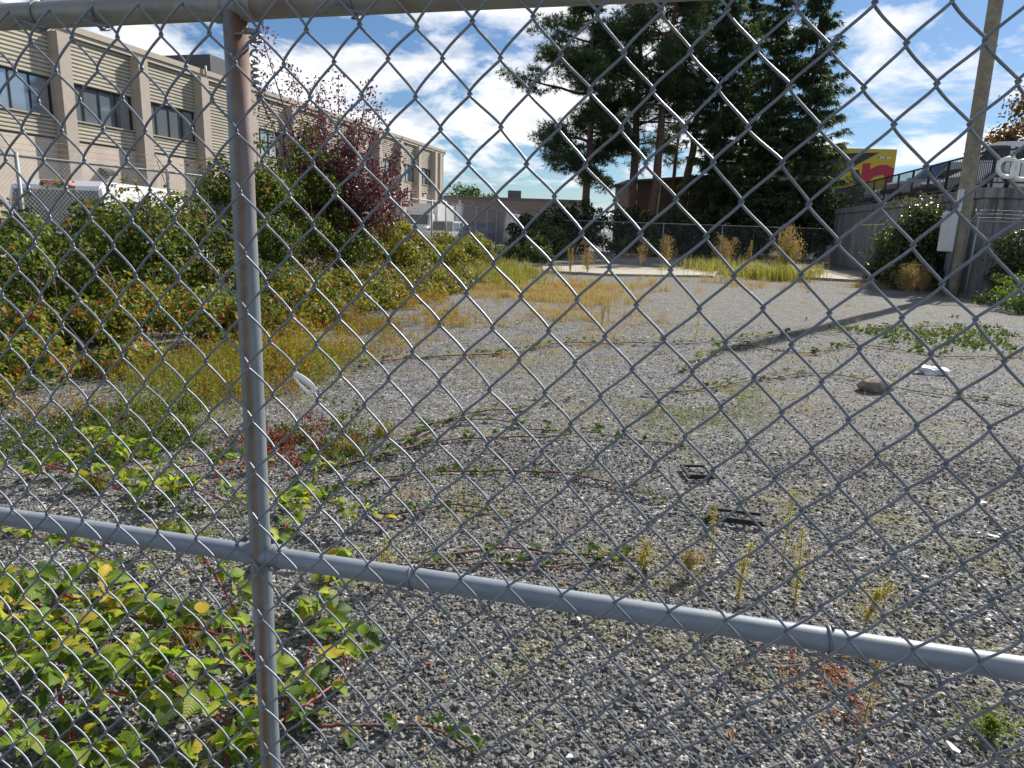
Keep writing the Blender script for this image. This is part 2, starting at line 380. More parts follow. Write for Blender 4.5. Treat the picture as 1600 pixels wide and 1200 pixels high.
BAZ = math.radians(14.0); BO = (-16.0, 21.8)
bld = empty('office_building', (BO[0], BO[1], -0.62), -BAZ, 'long two-storey tan building with ribbed siding and strip windows', 'building')
# local: +Y runs along the facade away from the camera, +X is out of the facade
Y0, Y1, DEP = -9.0, 40.0, 22.0
def bpart(name, mat, *boxes, bevel=0.0, parent=bld):
    b = MB()
    for a, c in boxes: b.box(a, c)
    return b.build(name, mat, parent, bevel)
pil_t = [2.8+3.45*k for k in range(-3, 11)]
bpart('wall', M_stucco, ((-DEP, Y0, 0), (0, Y1, 4.5)))
bpart('upper_wall', M_stucco, ((-DEP, Y0, 4.5), (-0.12, Y1, 8.0)))
bpart('roof_edge', M_coping, ((-DEP, Y0-0.1, 8.0), (0.22, Y1+0.1, 8.2)))
bpart('fascia', M_siding, ((-0.115, Y0, 7.84), (0.16, Y1+0.05, 7.997)))
def siding(y0, y1, z0, z1, parent=bld, pitch=0.125):
    prof = []; n = max(1, round((z1-z0)/pitch)); h = (z1-z0)/n
    for k in range(n):
        z = z0+k*h; prof += [(0.0, z+0.004), (0.05, z+0.02), (0.05, z+h*0.68), (0.0, z+h*0.80)]
    prof += [(0.0, z1)]; v = []; f = []
    for (x, z) in prof: v += [(x, y0, z), (x, y1, z)]
    for k in range(len(prof)-1): f.append((2*k, 2*k+1, 2*k+3, 2*k+2))
    b = MB(); b.add(v, f); b.box((-0.11, y0, z0), (-0.002, y1, z1)); return b.build('siding_panel', M_siding, parent)
PW = 0.50
for t in pil_t + [38.4]:
    if t > 38.5: continue
    bpart('pilaster', M_pil, ((-0.11, t-PW/2, 0.01), (0.42, t+PW/2, 7.83)), bevel=0.015)
edges = [Y0]+[e for t in pil_t for e in (t-PW/2, t+PW/2)]+[38.4-PW/2]
for k in range(len(pil_t)-1):
    a, b_ = pil_t[k]+PW/2+0.002, pil_t[k+1]-PW/2-0.002
    siding(a, b_, 6.42, 7.835)
    if k == 5: siding(a, b_, 4.55, 6.418)
    else:
        siding(a, b_, 4.55, 5.168)
        wn = bpart('window', M_frame, ((-0.11, a, 5.17), (-0.03, b_, 5.23)), ((-0.11, a, 6.36), (-0.03, b_, 6.418)), ((-0.11, a, 5.232), (-0.03, a+0.06, 6.358)), ((-0.11, b_-0.06, 5.232), (-0.03, b_, 6.358)))
        pw = (b_-a-0.12)/4
        for q in range(4):
            pa = a+0.06+q*pw
            b2 = MB(); b2.box((-0.10, pa+0.025, 5.232), (-0.075+0.006*((k*7+q*3) % 3), pa+pw-0.025, 6.358)); b2.build('pane', M_pane, wn)
            if q: b2 = MB(); b2.box((-0.11, pa-0.024, 5.232), (-0.032, pa+0.024, 6.358)); b2.build('mullion', M_frame, wn)
        bpart('window_sill', M_coping, ((-0.02, a, 5.171), (0.10, b_, 5.215)))
siding(38.4+PW/2+0.002, Y1, 4.55, 7.835)
bpart('end_siding', M_siding, ((-DEP, Y1+0.004, 4.55), (-0.12, Y1+0.05, 7.83)))
M_dark = plain('dark_opening', (0.045, 0.042, 0.04), 0.8); M_cream = plain('cream_door', (0.55, 0.50, 0.38), 0.6, var=0.05)
for (a, c) in ((3.2, 5.85), (17.0, 19.2), (24.0, 26.1)):
    gd = bpart('loading_door', M_cream, ((-0.05, a, 0.0), (0.03, c, 2.75)))
    bpart('opening_shade', M_dark, ((0.032, a, 2.5), (0.06, c, 3.1)), parent=gd)  # dark board above the door, coloured as the shade inside the opening
for k, t in enumerate((4.2, 11.6)):
    b = MB(); b.prism([(0.0, 3.75), (0.34, 3.62), (0.34, 3.5), (0.0, 3.5)], 1, t, t+0.5); b.build('wall_lamp', M_dark, bld, 0.01)
b = MB(); b.tube([(0.10, 9.95, 0.2), (0.10, 9.95, 7.7), (0.30, 9.95, 7.95), (0.30, 9.95, 8.35)], 0.05); b.build('downpipe', M_coping, bld)
ru = bpart('roof_unit', plain('roof_unit_dark', (0.05, 0.055, 0.07), 0.6), ((-4.6, 11.6, 8.2), (-0.7, 14.5, 9.2)), bevel=0.02)
bpart('unit_cap', M_coping, ((-4.65, 14.5, 8.2), (-0.65, 14.75, 9.25)), parent=ru)

# ================================================================== FAR BUILDINGS
M_brown = plain('brown_block', (0.24, 0.195, 0.17), 0.9, var=0.08, scale=0.6); M_brown2 = plain('brown_cap', (0.17, 0.14, 0.125), 0.8)
wh = empty('warehouse', (-2, 74, -0.2), 0.0, 'low brown warehouse beyond the far end of the tan building', 'building')
mb = MB(); mb.box((-16, 0, 0), (9, 14, 4.5)); mb.build('wall', M_brown, wh)
mb = MB(); mb.box((-16.1, -0.08, 4.5), (9.1, 14, 4.72)); mb.build('parapet', M_brown2, wh)
mb = MB(); mb.box((0.9, 2, 4.72), (2.3, 3.6, 5.55)); mb.build('roof_unit', plain('roof_unit_grey', (0.10, 0.10, 0.105), 0.6), wh, 0.03)
mb = MB(); mb.box((-4.35, -0.05, 2.3), (-3.75, -0.003, 3.9)); mb.box((-4.1, -0.052, 3.902), (-3.85, -0.004, 4.3)); mb.build('wall_sign', plain('white_paint', (0.78, 0.78, 0.77), 0.5), wh)
for k in range(5):
    mb = MB(); mb.box((-0.6+k*1.9, -0.04, 0.2), (0.2+k*1.9, -0.002, 2.4)); mb.build('panel', M_brown2, wh)
M_wood = plain('weathered_brown_boards', (0.15, 0.10, 0.07), 0.85, var=0.35, scale=3)
sh = empty('wooden_shed', (9.2, 49.5, 0), 0.03, 'brown board-clad shed half hidden behind the pine trunks', 'shed')
mb = MB(); mb.box((-1.6, 0.03, 0), (5.2, 6, 4.9)); mb.build('wall', M_wood, sh)
bme = None
for k in range(24):
    x = -1.6+k*6.8/24
    if bme is None:
        b = MB(); b.box((0, 0, 0), (0.265, 0.027, 4.9)); o = b.build('board', M_wood, sh); bme = o.data
    else: o = link('board', bme, sh)
    o.location = (x+0.008, random.uniform(-0.004, 0.0), 0)
mb = MB(); mb.prism([(-1.9, 4.75), (5.5, 5.5), (5.5, 5.62), (-1.9, 4.92)], 1, -0.35, 6.2); mb.build('roof', M_brown2, sh)
mb = MB(); mb.prism([(-1.59, 4.901), (5.19, 4.901), (5.19, 5.45), (-1.59, 4.93)], 1, 0.02, 5.9); mb.build('gable', M_wood, sh)

# ================================================================== PARKING DECK ON THE RIGHT
WAZ = math.radians(12.0); WO = (12.75, 17.0)
def streaks():
    m, t, b = newmat('streaked_concrete'); co = N(t, 'ShaderNodeTexCoord').outputs['Object']
    base = ramp(t, noise(t, co, 1.5, 6, 0.65), [(0.3, (0.22, 0.215, 0.21)), (0.7, (0.34, 0.335, 0.325))])
    st = ramp(t, noise(t, co, 3.0, 5, 0.7, scl=(1, 1.6, 0.10)), [(0.46, 0.0), (0.62, 0.85)])
    t.links.new(mixc(t, st, base, (0.085, 0.082, 0.08)), b.inputs['Base Color']); setin(b, Roughness=0.9)
    bp = N(t, 'ShaderNodeBump'); bp.inputs['Strength'].default_value = 0.3; bp.inputs['Distance'].default_value = 0.02
    t.links.new(noise(t, co, 20, 4, 0.6), bp.inputs['Height']); t.links.new(bp.outputs[0], b.inputs['Normal'])
    MATS['streak'] = m; return m
M_streak = streaks()
deck = empty('parking_deck', (WO[0], WO[1], -0.2), -WAZ, 'raised concrete parking deck with streaked retaining wall', 'parking deck')
DK = 3.22; WL = 23.5
CY = 4.3      # the deck ends here: its front wall turns to the right
b = MB(); b.box((0, CY, 0), (0.35, WL, DK-0.22)); b.build('retaining_wall', M_streak, deck, 0.02)
b = MB(); b.box((0.352, CY, 0), (30, CY+0.35, DK-0.22)); b.build('retaining_wall', M_streak, deck, 0.02)
b = MB(); b.box((-0.06, CY-0.06, DK-0.218), (0.5, WL+0.06, DK+0.08)); b.build('kerb_beam', M_streak, deck, 0.02)
b = MB(); b.box((0.502, CY-0.06, DK-0.218), (30, CY+0.5, DK+0.08)); b.build('kerb_beam', M_streak, deck, 0.02)
b = MB(); b.box((0.36, WL-0.4, 0), (30, WL, DK-0.22)); b.build('end_wall', M_streak, deck)
b = MB(); b.box((0.502, CY+0.502, DK-0.215), (30, WL, DK)); b.build('deck_slab', plain('deck_asphalt', (0.13, 0.13, 0.135), 0.9, var=0.2, scale=1.0), deck)
for k in range(5):
    b = MB(); b.box((-0.012, CY+2.4+k*3.6, 0.1), (-0.002, CY+2.43+k*3.6, DK-0.25)); b.build('joint', M_streak, deck)
M_rail = plain('black_railing_paint', (0.02, 0.02, 0.022), 0.45)
rl = empty('deck_railing', (WO[0], WO[1], DK-0.12), -WAZ, 'black metal baluster railing along the edge of the parking deck', 'railing')
RX = 0.17; RY = CY+0.17
b = MB(); b.box((RX-.03, RY-.03, 1.06), (RX+.03, WL-0.2, 1.11)); b.build('top_rail', M_rail, rl)
b = MB(); b.box((RX-.025, RY-.025, 0.14), (RX+.025, WL-0.2, 0.18)); b.build('bottom_rail', M_rail, rl)
b = MB(); b.box((RX+.032, RY-.03, 1.06), (14, RY+.03, 1.11)); b.build('top_rail', M_rail, rl)
b = MB(); b.box((RX+.032, RY-.025, 0.14), (14, RY+.025, 0.18)); b.build('bottom_rail', M_rail, rl)
b = MB(); b.box((-.03, -.03, 0), (.03, .03, 1.059)); o = b.build('post', M_rail, rl); pm = o.data; o.location = (RX, RY, 0)
b = MB(); b.box((-.0085, -.0085, 0.181), (.0085, .0085, 1.059)); o = b.build('baluster', M_rail, rl); bmm = o.data; o.location = (RX, RY+0.14, 0)
def run(n_posts, fx):
    for k in range(n_posts):
        if k: link('post', pm, rl).location = fx(k*1.8)
        for q in range(1, 13):
            if k == 0 and q == 1 and fx(1)[0] == RX: continue
            link('baluster', bmm, rl).location = fx(k*1.8+q*1.8/13)
run(10, lambda v: (RX, RY+v, 0)); run(6, lambda v: (RX+v, RY, 0))

# yellow building with the painted sign
M_yel = plain('yellow_sign', (0.62, 0.45, 0.035), 0.5, var=0.08, scale=1.0); M_red = plain('red_sign', (0.48, 0.03, 0.06), 0.5, var=0.08); M_char = plain('charcoal_sign', (0.035, 0.035, 0.037), 0.5)
M_white = MATS['white_paint']
sg = at(1410, 232, 47.0); SW = 9.6; SH_ = 5.4
yb = empty('shop_building', (sg[0]-SW, sg[1], sg[2]-SH_-3), 0.06, 'dark shop building with big yellow, red and charcoal sign board', 'building')
# front face on local XZ; x 0..SW, z 0..SH_+3
b = MB(); b.box((3.4, 0.05, 0), (SW-0.05, 9, SH_+2.95)); b.build('wall', M_char, yb)
def S(px_, py_):     # sign layout: metres from the right top corner
    return ((px_-650)*0.0088+SW, SH_+3-(py_-97)*0.0088)
def panel(name, pts, mat, y0, y1): b = MB(); b.prism([S(*p) for p in pts], 1, y0, y1); return b.build(name, mat, yb)
panel('sign_board', [(150, 105), (650, 97), (650, 420), (150, 420)], M_yel, 0.0, 0.048)
panel('charcoal_field', [(150, 145), (515, 124), (300, 250), (250, 300), (175, 380), (150, 380)], M_char, -0.03, -0.002)
panel('red_letter', [(405, 205), (462, 200), (462, 245), (520, 215), (585, 206), (648, 232), (648, 345), (615, 335), (570, 275), (500, 295), (455, 340), (405, 310)], M_red, -0.03, -0.002)
panel('black_letter', [(322, 268), (375, 246), (430, 360), (372, 380)], M_char, -0.035, -0.004)
panel('black_foot', [(180, 390), (420, 372), (420, 418), (150, 418)], M_char, -0.045, -0.031)
for k, x in enumerate((512, 530, 548, 562, 580, 596)):
    panel('sign_lettering', [(x, 150), (x+11, 149), (x+11, 166), (x, 167)], M_white if k % 3 else plain('teal_paint', (0.1, 0.4, 0.42), 0.5), -0.02, -0.002)
for k in range(7): b = MB(); b.box((SW-9+k*1.25, -0.06, 0.6), (SW-8.1+k*1.25, 0.03, 2.6)); b.build('window', M_pane, yb)

# ================================================================== VEHICLES
M_tyre = plain('tyre_rubber', (0.018, 0.018, 0.018), 0.85); M_rim = plain('wheel_alloy', (0.45, 0.45, 0.46), 0.35, 0.7)
M_cglass = glassmat('car_glass', (0.012, 0.014, 0.016), 0.05, 1.4)
M_tail = plain('tail_lamp_red', (0.42, 0.015, 0.015), 0.25); M_head = plain('headlamp_clear', (0.7, 0.7, 0.7), 0.15)
def paint(name, col):
    if name in MATS: return MATS[name]
    m, t, b = newmat(name); b.inputs['Base Color'].default_value = (*col, 1); setin(b, Roughness=0.35); b.inputs['Coat Weight'].default_value = 0.6; b.inputs['Coat Roughness'].default_value = 0.08
    MATS[name] = m; return m
WHEEL = {}
def wheel(parent, x, y, r, wd):
    key = (r, wd)
    if key not in WHEEL:
        b = MB(); b.add(*tube_np([(-wd/2, 0, 0), (-wd/2+0.02, 0, 0), (wd/2-0.02, 0, 0), (wd/2, 0, 0)], [r*0.93, r, r, r*0.93], 24), True); t = b.build('tyre', M_tyre, None)
        b = MB(); b.add(*tube_np([(-wd/2-0.012, 0, 0), (wd/2+0.012, 0, 0)], r*0.62, 20), False)
        for k in range(5):
            a = k*2*PI/5; c, s = math.cos(a)*r*0.55, math.sin(a)*r*0.55
            b.tube([(-wd/2-0.02, 0, 0), (-wd/2-0.02, c, s)], 0.03, 5)
        rm = b.build('rim', M_rim, None); WHEEL[key] = (t.data, rm.data); bpy.data.objects.remove(t); bpy.data.objects.remove(rm)
    wt = link('wheel', WHEEL[key][0], parent); wt.location = (x, y, r); link('rim', WHEEL[key][1], wt)
def vehicle(name, kind, loc, rz, col, label, cat):
    """local +Y forward, +X right; z up from the wheels"""
    v = empty(name, loc, rz, label, cat)
    sp = {'suv': (4.6, 1.86, [(-2.28, .42), (-2.30, .75), (-2.24, 1.02), (0.95, 1.06), (1.9, .98), (2.25, .82), (2.30, .45)], [(-2.12, 1.04), (-1.85, 1.62), (-1.5, 1.70), (0.1, 1.70), (0.95, 1.05)], .36),
          'sedan': (4.7, 1.80, [(-2.33, .38), (-2.36, .7), (-2.25, .93), (-1.5, .97), (0.9, .97), (2.0, .82), (2.32, .66), (2.36, .38)], [(-1.75, .95), (-1.05, 1.38), (-0.2, 1.45), (0.3, 1.42), (1.15, .96)], .33),
          'pickup': (5.6, 1.95, [(-2.8, .55), (-2.82, 1.02), (-0.75, 1.06), (-0.7, 1.12), (1.2, 1.14), (2.5, 1.06), (2.76, .92), (2.8, .5)], [(-0.72, 1.1), (-0.62, 1.80), (-0.3, 1.88), (0.75, 1.86), (1.45, 1.12)], .40),
          'van': (5.4, 1.98, [(-2.68, .42), (-2.70, 1.15), (1.8, 1.15), (2.45, 1.02), (2.66, .80), (2.7, .42)], [(-2.66, 1.13), (-2.55, 2.0), (-2.35, 2.12), (1.1, 2.12), (2.05, 1.13)], .36),
          'jeep': (4.2, 1.85, [(-2.0, .5), (-2.02, 1.12), (0.55, 1.14), (1.85, 1.10), (1.95, 1.0), (1.98, .5)], [(-1.95, 1.12), (-1.9, 1.78), (-1.7, 1.84), (0.4, 1.82), (0.62, 1.13)], .40)}[kind]
    L, W, low, cab, wr = sp; pm_ = paint(*col); ya, yb_ = -L*0.31, L*0.31
    # body side with wheel arches
    bot = []
    for yc in (ya, yb_):
        zb = low[0][1]
        for k in range(9):
            a = PI-k*PI/8; bot.append((yc+(wr+0.07)*math.cos(a), max(zb, wr+(wr+0.07)*math.sin(a))) if k not in (0, 8) else (yc+(wr+0.07)*math.cos(a), zb))
    poly = list(low)[::-1]+bot          # from front bottom over the top to the rear bottom, then arches forward
    b = MB(); b.prism(poly, 0, -W/2, W/2); b.build('body', pm_, v, 0.045, 2)
    # cabin: tapered loft
    n = len(cab); ins = [0.03 if i in (0, n-1) else 0.17 for i in range(n)]
    vv = [(-W/2+ins[i], p[0], p[1]) for i, p in enumerate(cab)]+[(W/2-ins[i], p[0], p[1]) for i, p in enumerate(cab)]
    b = MB(); b.add(vv, [tuple(range(n))[::-1], tuple(range(n, 2*n))]+[(i, (i+1) % n, n+(i+1) % n, n+i) for i in range(n)]); b.build('cabin', pm_, v, 0.03, 2)
    # glass, a touch proud of the cabin
    def lerp(p, q, t): return (p[0]+(q[0]-p[0])*t, p[1]+(q[1]-p[1])*t)
    zb, zt = cab[0][1], max(p[1] for p in cab)
    def xs_at(z): k = (z-zb)/(cab[1][1]-zb) if z < cab[1][1] else 1; return W/2-(0.03+0.14*min(1, max(0, k)))
    def ysp(z):
        ys_ = []
        for i in range(n-1):
            (y1, z1), (y2, z2) = cab[i], cab[i+1]
            if (z1-z)*(z2-z) <= 0 and abs(z2-z1) > 1e-4: ys_.append(y1+(y2-y1)*(z-z1)/(z2-z1))
        return min(ys_), max(ys_)
    zA, zB = zb+0.07*(zt-zb)+0.03, zb+0.82*(zt-zb)
    (a0, a1), (b0, b1) = ysp(zA), ysp(zB); nw = {'suv': 3, 'sedan': 2, 'pickup': 2, 'van': 1, 'jeep': 2}[kind]
    for s in (-1, 1):
        for k in range(nw):
            if kind == 'van': ta, tb = 0.74, 0.97
            else: ta, tb = k/nw+0.03, (k+1)/nw-0.02
            q = [(a0+(a1-a0)*ta, zA), (a0+(a1-a0)*tb, zA), (b0+(b1-b0)*tb, zB), (b0+(b1-b0)*ta, zB)]
            i_ = [(s*(xs_at(z)-0.03), y_, z) for y_, z in q]; o_ = [(s*(xs_at(z)+0.008), y_, z) for y_, z in q]
            b = MB(); b.add(i_+o_, [(0, 1, 2, 3), (4, 5, 6, 7)]+[(j, (j+1) % 4, 4+(j+1) % 4, 4+j) for j in range(4)]); b.build('side_window', M_cglass, v)
    def screen(nm, i, j, t0, t1):
        p, q = lerp(cab[i], cab[j], t0), lerp(cab[i], cab[j], t1); nx = np.array([q[1]-p[1], -(q[0]-p[0])]); nx = nx/np.linalg.norm(nx)
        if (nx[0] > 0) != (nm == 'windscreen'): nx = -nx
        w0, w1 = xs_at(p[1])-0.10, xs_at(q[1])-0.06
        def ring(d): return [(-w0, p[0]+nx[0]*d, p[1]+nx[1]*d), (w0, p[0]+nx[0]*d, p[1]+nx[1]*d), (w1, q[0]+nx[0]*d, q[1]+nx[1]*d), (-w1, q[0]+nx[0]*d, q[1]+nx[1]*d)]
        b = MB(); b.add(ring(-0.02)+ring(0.008), [(0, 1, 2, 3), (4, 5, 6, 7)]+[(j_, (j_+1) % 4, 4+(j_+1) % 4, 4+j_) for j_ in range(4)]); b.build(nm, M_cglass, v)
    screen('windscreen', n-1, n-2, 0.08, 0.92); screen('rear_window', 0, 1, 0.08, 0.92)
    yr = low[1][0]; yf = low[-2][0]; zl = low[1][1]; zf = low[-2][1]
    for s in (-1, 1):
        b = MB(); b.box((s*(W/2-0.02)-0.12*(s > 0)-0.0, yr-0.012, zl-0.12), (s*(W/2-0.02)+0.12*(s < 0), yr+0.06, zl+0.14)); b.build('tail_lamp', M_tail, v, 0.01)
        b = MB(); b.box((min(s*(W/2-0.05), s*(W/2-0.42)), yf-0.10, zf-0.06), (max(s*(W/2-0.05), s*(W/2-0.42)), yf+0.03, zf+0.08)); b.build('headlamp', M_head, v, 0.01)
        b = MB(); b.box((min(s*W/2, s*(W/2+0.18)), cab[-1][0]-0.32, cab[-1][1]+0.02), (max(s*W/2, s*(W/2+0.18)), cab[-1][0]-0.2, cab[-1][1]+0.17)); b.build('wing_mirror', M_black, v, 0.02)
    zb0 = low[0][1]
    b = MB(); b.box((-W/2+0.06, low[0][0]-0.06, zb0-0.02), (W/2-0.06, low[0][0]+0.12, zb0+0.16)); b.build('rear_bumper', M_black, v, 0.02)
    b = MB(); b.box((-W/2+0.06, low[-1][0]-0.12, zb0-0.02), (W/2-0.06, low[-1][0]+0.06, zb0+0.16)); b.build('front_bumper', M_black, v, 0.02)
    for yc in (ya, yb_):
        for s in (-1, 1): wheel(v, s*(W/2-0.13), yc, wr, 0.24)
    return v
P_white = ('white_car_paint', (0.75, 0.75, 0.75)); P_silver = ('silver_car_paint', (0.42, 0.44, 0.46)); P_grey = ('grey_car_paint', (0.16, 0.17, 0.18)); P_blue = ('dark_blue_car_paint', (0.02, 0.045, 0.13))
def dk(t, u): # point on the deck: u metres behind the railing, t along it
    return (WO[0]+math.sin(WAZ)*t+math.cos(WAZ)*u, WO[1]+math.cos(WAZ)*t-math.sin(WAZ)*u, DK-0.2)
vehicle('parked_car', 'suv', dk(7.3, 2.9), -WAZ-PI/2-0.35, P_white, 'white sport utility vehicle behind the deck railing right of the pole', 'car')
vehicle('parked_car', 'sedan', dk(12.4, 3.0), -WAZ+PI/2+0.25, P_grey, 'grey car on the deck just left of the wooden pole', 'car')
vehicle('pickup_truck', 'pickup', dk(16.2, 3.3), -WAZ+PI/2+0.15, P_silver, 'silver pickup truck behind the deck railing near the yellow sign', 'truck')
vehicle('parked_car', 'suv', dk(21.0, 3.2), -WAZ+PI/2+0.2, ('pale_blue_car_paint', (0.35, 0.42, 0.5)), 'pale car at the far end of the parking deck', 'car')
van = vehicle('cargo_van', 'van', (-8.95, 16.2, 0), math.radians(4), P_white, 'white van seen from behind over the left bramble hedge', 'van')
b = MB(); b.box((-0.22, -2.66, 2.02), (0.30, -2.50, 2.10)); b.build('brake_lamp', paint('brake_red', (0.75, 0.03, 0.03)), van, 0.01)
vehicle('cargo_van', 'van', (-9.9, 23.6, 0), math.radians(-70), P_blue, 'dark blue van roof showing above the bramble hedge', 'van')
vehicle('parked_car', 'jeep', (-5.0, 49.5, 0), math.radians(165), P_white, 'small white off-road car beside the white box truck', 'car')
vehicle('parked_car', 'suv', (-1.6, 46.0, 0.05), math.radians(-80), P_blue, 'dark blue car parked before the brown warehouse', 'car')
vehicle('parked_car', 'sedan', (1.2, 51.5, 0.1), math.radians(-75), ('mid_blue_car_paint', (0.05, 0.10, 0.2)), 'lighter blue car behind the dark blue one', 'car')
bt = empty('box_truck', (-6.6, 52.5, 0), math.radians(170), 'white box truck at the far corner of the tan building', 'truck')
b = MB(); b.box((-1.15, -3.2, 0.75), (1.15, 1.3, 3.0)); b.build('cargo_box', P_ := paint(*P_white), bt, 0.05)
b = MB(); b.prism([(1.35, .5), (3.1, .5), (3.15, 1.35), (2.7, 1.5), (2.35, 2.3), (1.35, 2.3)], 0, -1.0, 1.0); b.build('cab', P_, bt, 0.06)
b = MB(); b.prism([(2.73, 1.56), (2.42, 2.2), (2.38, 2.2), (2.66, 1.52)], 0, -0.85, 0.85); o = b.build('windscreen', M_cglass, bt); o.location.y = 0.03
b = MB(); b.box((-0.9, -3.1, 0.45), (0.9, 2.9, 0.72)); b.build('chassis', M_black, bt)
for yy in (-2.0, 2.2):
    for s in (-1, 1): wheel(bt, s*0.92, yy, 0.42, 0.26)

# ================================================================== FENCES BEHIND
M_galv2 = galv('galvanised_far', (0.30, 0.32, 0.34), 0.6, 0.2)
def far_fence(name, pts, h, post_gap, label, mesh_r=0.0022, pitch=0.075, barb=False, skip_mesh=False, pr=0.03):
    f = empty(name, (0, 0, 0), 0, label, 'fence'); P = [np.array(p, float) for p in pts]
    wires = MB(); Vs, Fs, off = [], [], 0
    for a, b_ in zip(P[:-1], P[1:]):
        d = b_-a; L = np.linalg.norm(d[:2]); u = d/np.linalg.norm(d); up = np.array([0, 0, h])
        m = MB(); m.tube([a+up, b_+up], 0.022, 8); m.build('top_rail', M_galv2, f)
        for k in range(int(L/post_gap)+1):
            p = a+d*(k*post_gap/L)
            m = MB(); m.tube([p+[0, 0, -0.1], p+[0, 0, h+0.05]], pr, 8)
            m.build('post', M_galv2, f)
            if barb:
                out_ = np.array([-u[1], u[0], 0]); m = MB(); m.tube([p+[0, 0, h+0.02], p+out_*0.28+[0, 0, h+0.33]], 0.016, 6); m.build('barb_arm', M_galv2, f)
        if barb:
            out_ = np.array([-u[1], u[0], 0])
            for q in (0.33, 0.66, 1.0):
                nseg = int(L/0.5); pp = [a+d*(k/nseg)+out_*0.28*q+[0, 0, h+0.31*q+0.012*math.sin(k*1.7)] for k in range(nseg+1)]
                m = MB(); m.tube(pp, 0.0028, 3, caps=False)
                for k in range(int(L/0.13)):
                    c = a+d*(k*0.13/L)+out_*0.28*q+[0, 0, h+0.31*q]; m.tube([c+[0, 0, -0.016], c+[0.004, 0.004, 0.016]], 0.002, 3, False)
                m.build('barbed_wire', M_galv2, f)
        if not skip_mesh:
            n = int((L+h)/pitch); s0 = np.arange(n)*pitch-h
            for sg_ in (1, -1):
                A, B = [], []
                for s in s0:
                    # wire from (s,0) to (s+h,h) clipped to 0..L
                    t0, t1 = max(0, -s), min(h, L-s)
                    if t1-t0 < 0.05: continue
                    if sg_ == 1: A.append((s+t0, t0)); B.append((s+t1, t1))
                    else: A.append((s+t0, h-t0)); B.append((s+t1, h-t1))
                A = np.array(A); B = np.array(B); a3 = a+u*A[:, :1]+np.c_[np.zeros((len(A), 2)), A[:, 1]]; b3 = a+u*B[:, :1]+np.c_[np.zeros((len(B), 2)), B[:, 1]]
                dd = unit(b3-a3); nn = np.array([-u[1], u[0], 0]); ss = unit(np.cross(dd, nn)); r = mesh_r
                V = np.stack([a3+ss*r, a3-ss*r*0.5+nn*r*0.87, a3-ss*r*0.5-nn*r*0.87, b3+ss*r, b3-ss*r*0.5+nn*r*0.87, b3-ss*r*0.5-nn*r*0.87], 1)
                F_ = np.array([[0, 1, 4, 3], [1, 2, 5, 4], [2, 0, 3, 5]])[None]+(off+np.arange(len(A))*6)[:, None, None]
                Vs.append(V.reshape(-1, 3)); Fs.append(F_.reshape(-1, 4)); off += len(A)*6
    if Vs: tag(link('wire_mesh', np_mesh('wire_mesh', np.vstack(Vs), np.vstack(Fs)), f, M_galv2), kind='stuff')
    return f
fz = math.radians(18.5); fd = np.array([math.sin(fz), math.cos(fz), 0])
fA = np.array([-8.1, 11.0, 0.0]); fB = fA+fd*17.0
far_fence('chain_link_fence', [fA-fd*5.6, fB, fB+np.array([0.127, 0.99, 0])*24], 2.36, 3.05, 'tall chain-link fence with barbed wire behind the bramble hedge', barb=True)
far_fence('chain_link_fence', [(1.5, 38.5, 0.1), (17.2, 38.9, 0.1)], 1.9, 3.2, 'low chain-link fence across the back of the lot', pr=0.026, mesh_r=0.0009)
wdir = np.array([math.sin(WAZ), math.cos(WAZ), 0]); wn_ = np.array([math.cos(WAZ), -math.sin(WAZ), 0]); wo = np.array([WO[0], WO[1], 0.0])
far_fence('chain_link_fence', [wo+wdir*15-wn_*0.9, wo+wdir*2.9-wn_*0.6, wo+wdir*2.7+wn_*12], 2.1, 2.9, 'chain-link fence in front of the concrete retaining wall', barb=True)
b = MB(); b.tube([at(-14, 296, 8.6), at(36, 348, 8.9)], 0.028, 8); tag(b.build('fence_brace', M_galv2), 'leaning pale pipe brace at the left edge of the hedge', 'pipe')

# ================================================================== UTILITY POLE
pb = g(1484, 462); M_pole = plain('weathered_pole_wood', (0.30, 0.265, 0.19), 0.85, var=0.3, scale=6, bump=0.5, bscale=25, dirt=(0.2, 0.18, 0.13))
pole = empty('utility_pole', (pb[0], pb[1], 0), 0, 'tall weathered wooden utility pole standing right of the lot', 'pole')
lean = np.array([-0.012, 0.0]); PH = 11.1
b = MB(); b.tube([(lean[0]*z, lean[1]*z, z) for z in np.linspace(-0.2, PH, 12)], np.linspace(0.205, 0.165, 12), 20); b.build('shaft', M_pole, pole)
M_box = plain('pale_grey_box', (0.62, 0.63, 0.64), 0.5, var=0.05); M_cond = plain('grey_conduit', (0.16, 0.17, 0.19), 0.5)
b = MB(); b.box((-0.50, -0.24, 1.25), (-0.27, 0.16, 2.35)); b.build('meter_box', M_box, pole, 0.015)
b = MB(); b.tube([(-0.24, -0.12, 0.1), (-0.24, -0.12, 2.9)], 0.06, 10); b.tube([(-0.26, -0.02, 0.7), (-0.26, -0.02, 2.6)], 0.05, 10); b.build('conduit', M_cond, pole)
b = MB(); b.box((-0.30, -0.22, 2.351), (-0.205, -0.05, 2.95)); b.build('junction_box', M_box, pole, 0.01)
for z in np.arange(2.8, 10.5, 0.55):
    a = RNG.uniform(0, 2*PI); r = 0.19; b = MB(); b.box((-0.02+lean[0]*z+math.cos(a)*r*0.93, -0.02+math.sin(a)*r*0.93, z), (0.02+lean[0]*z+math.cos(a)*r*0.93, 0.02+math.sin(a)*r*0.93, z+0.04)); b.build('bolt', M_cond, pole)

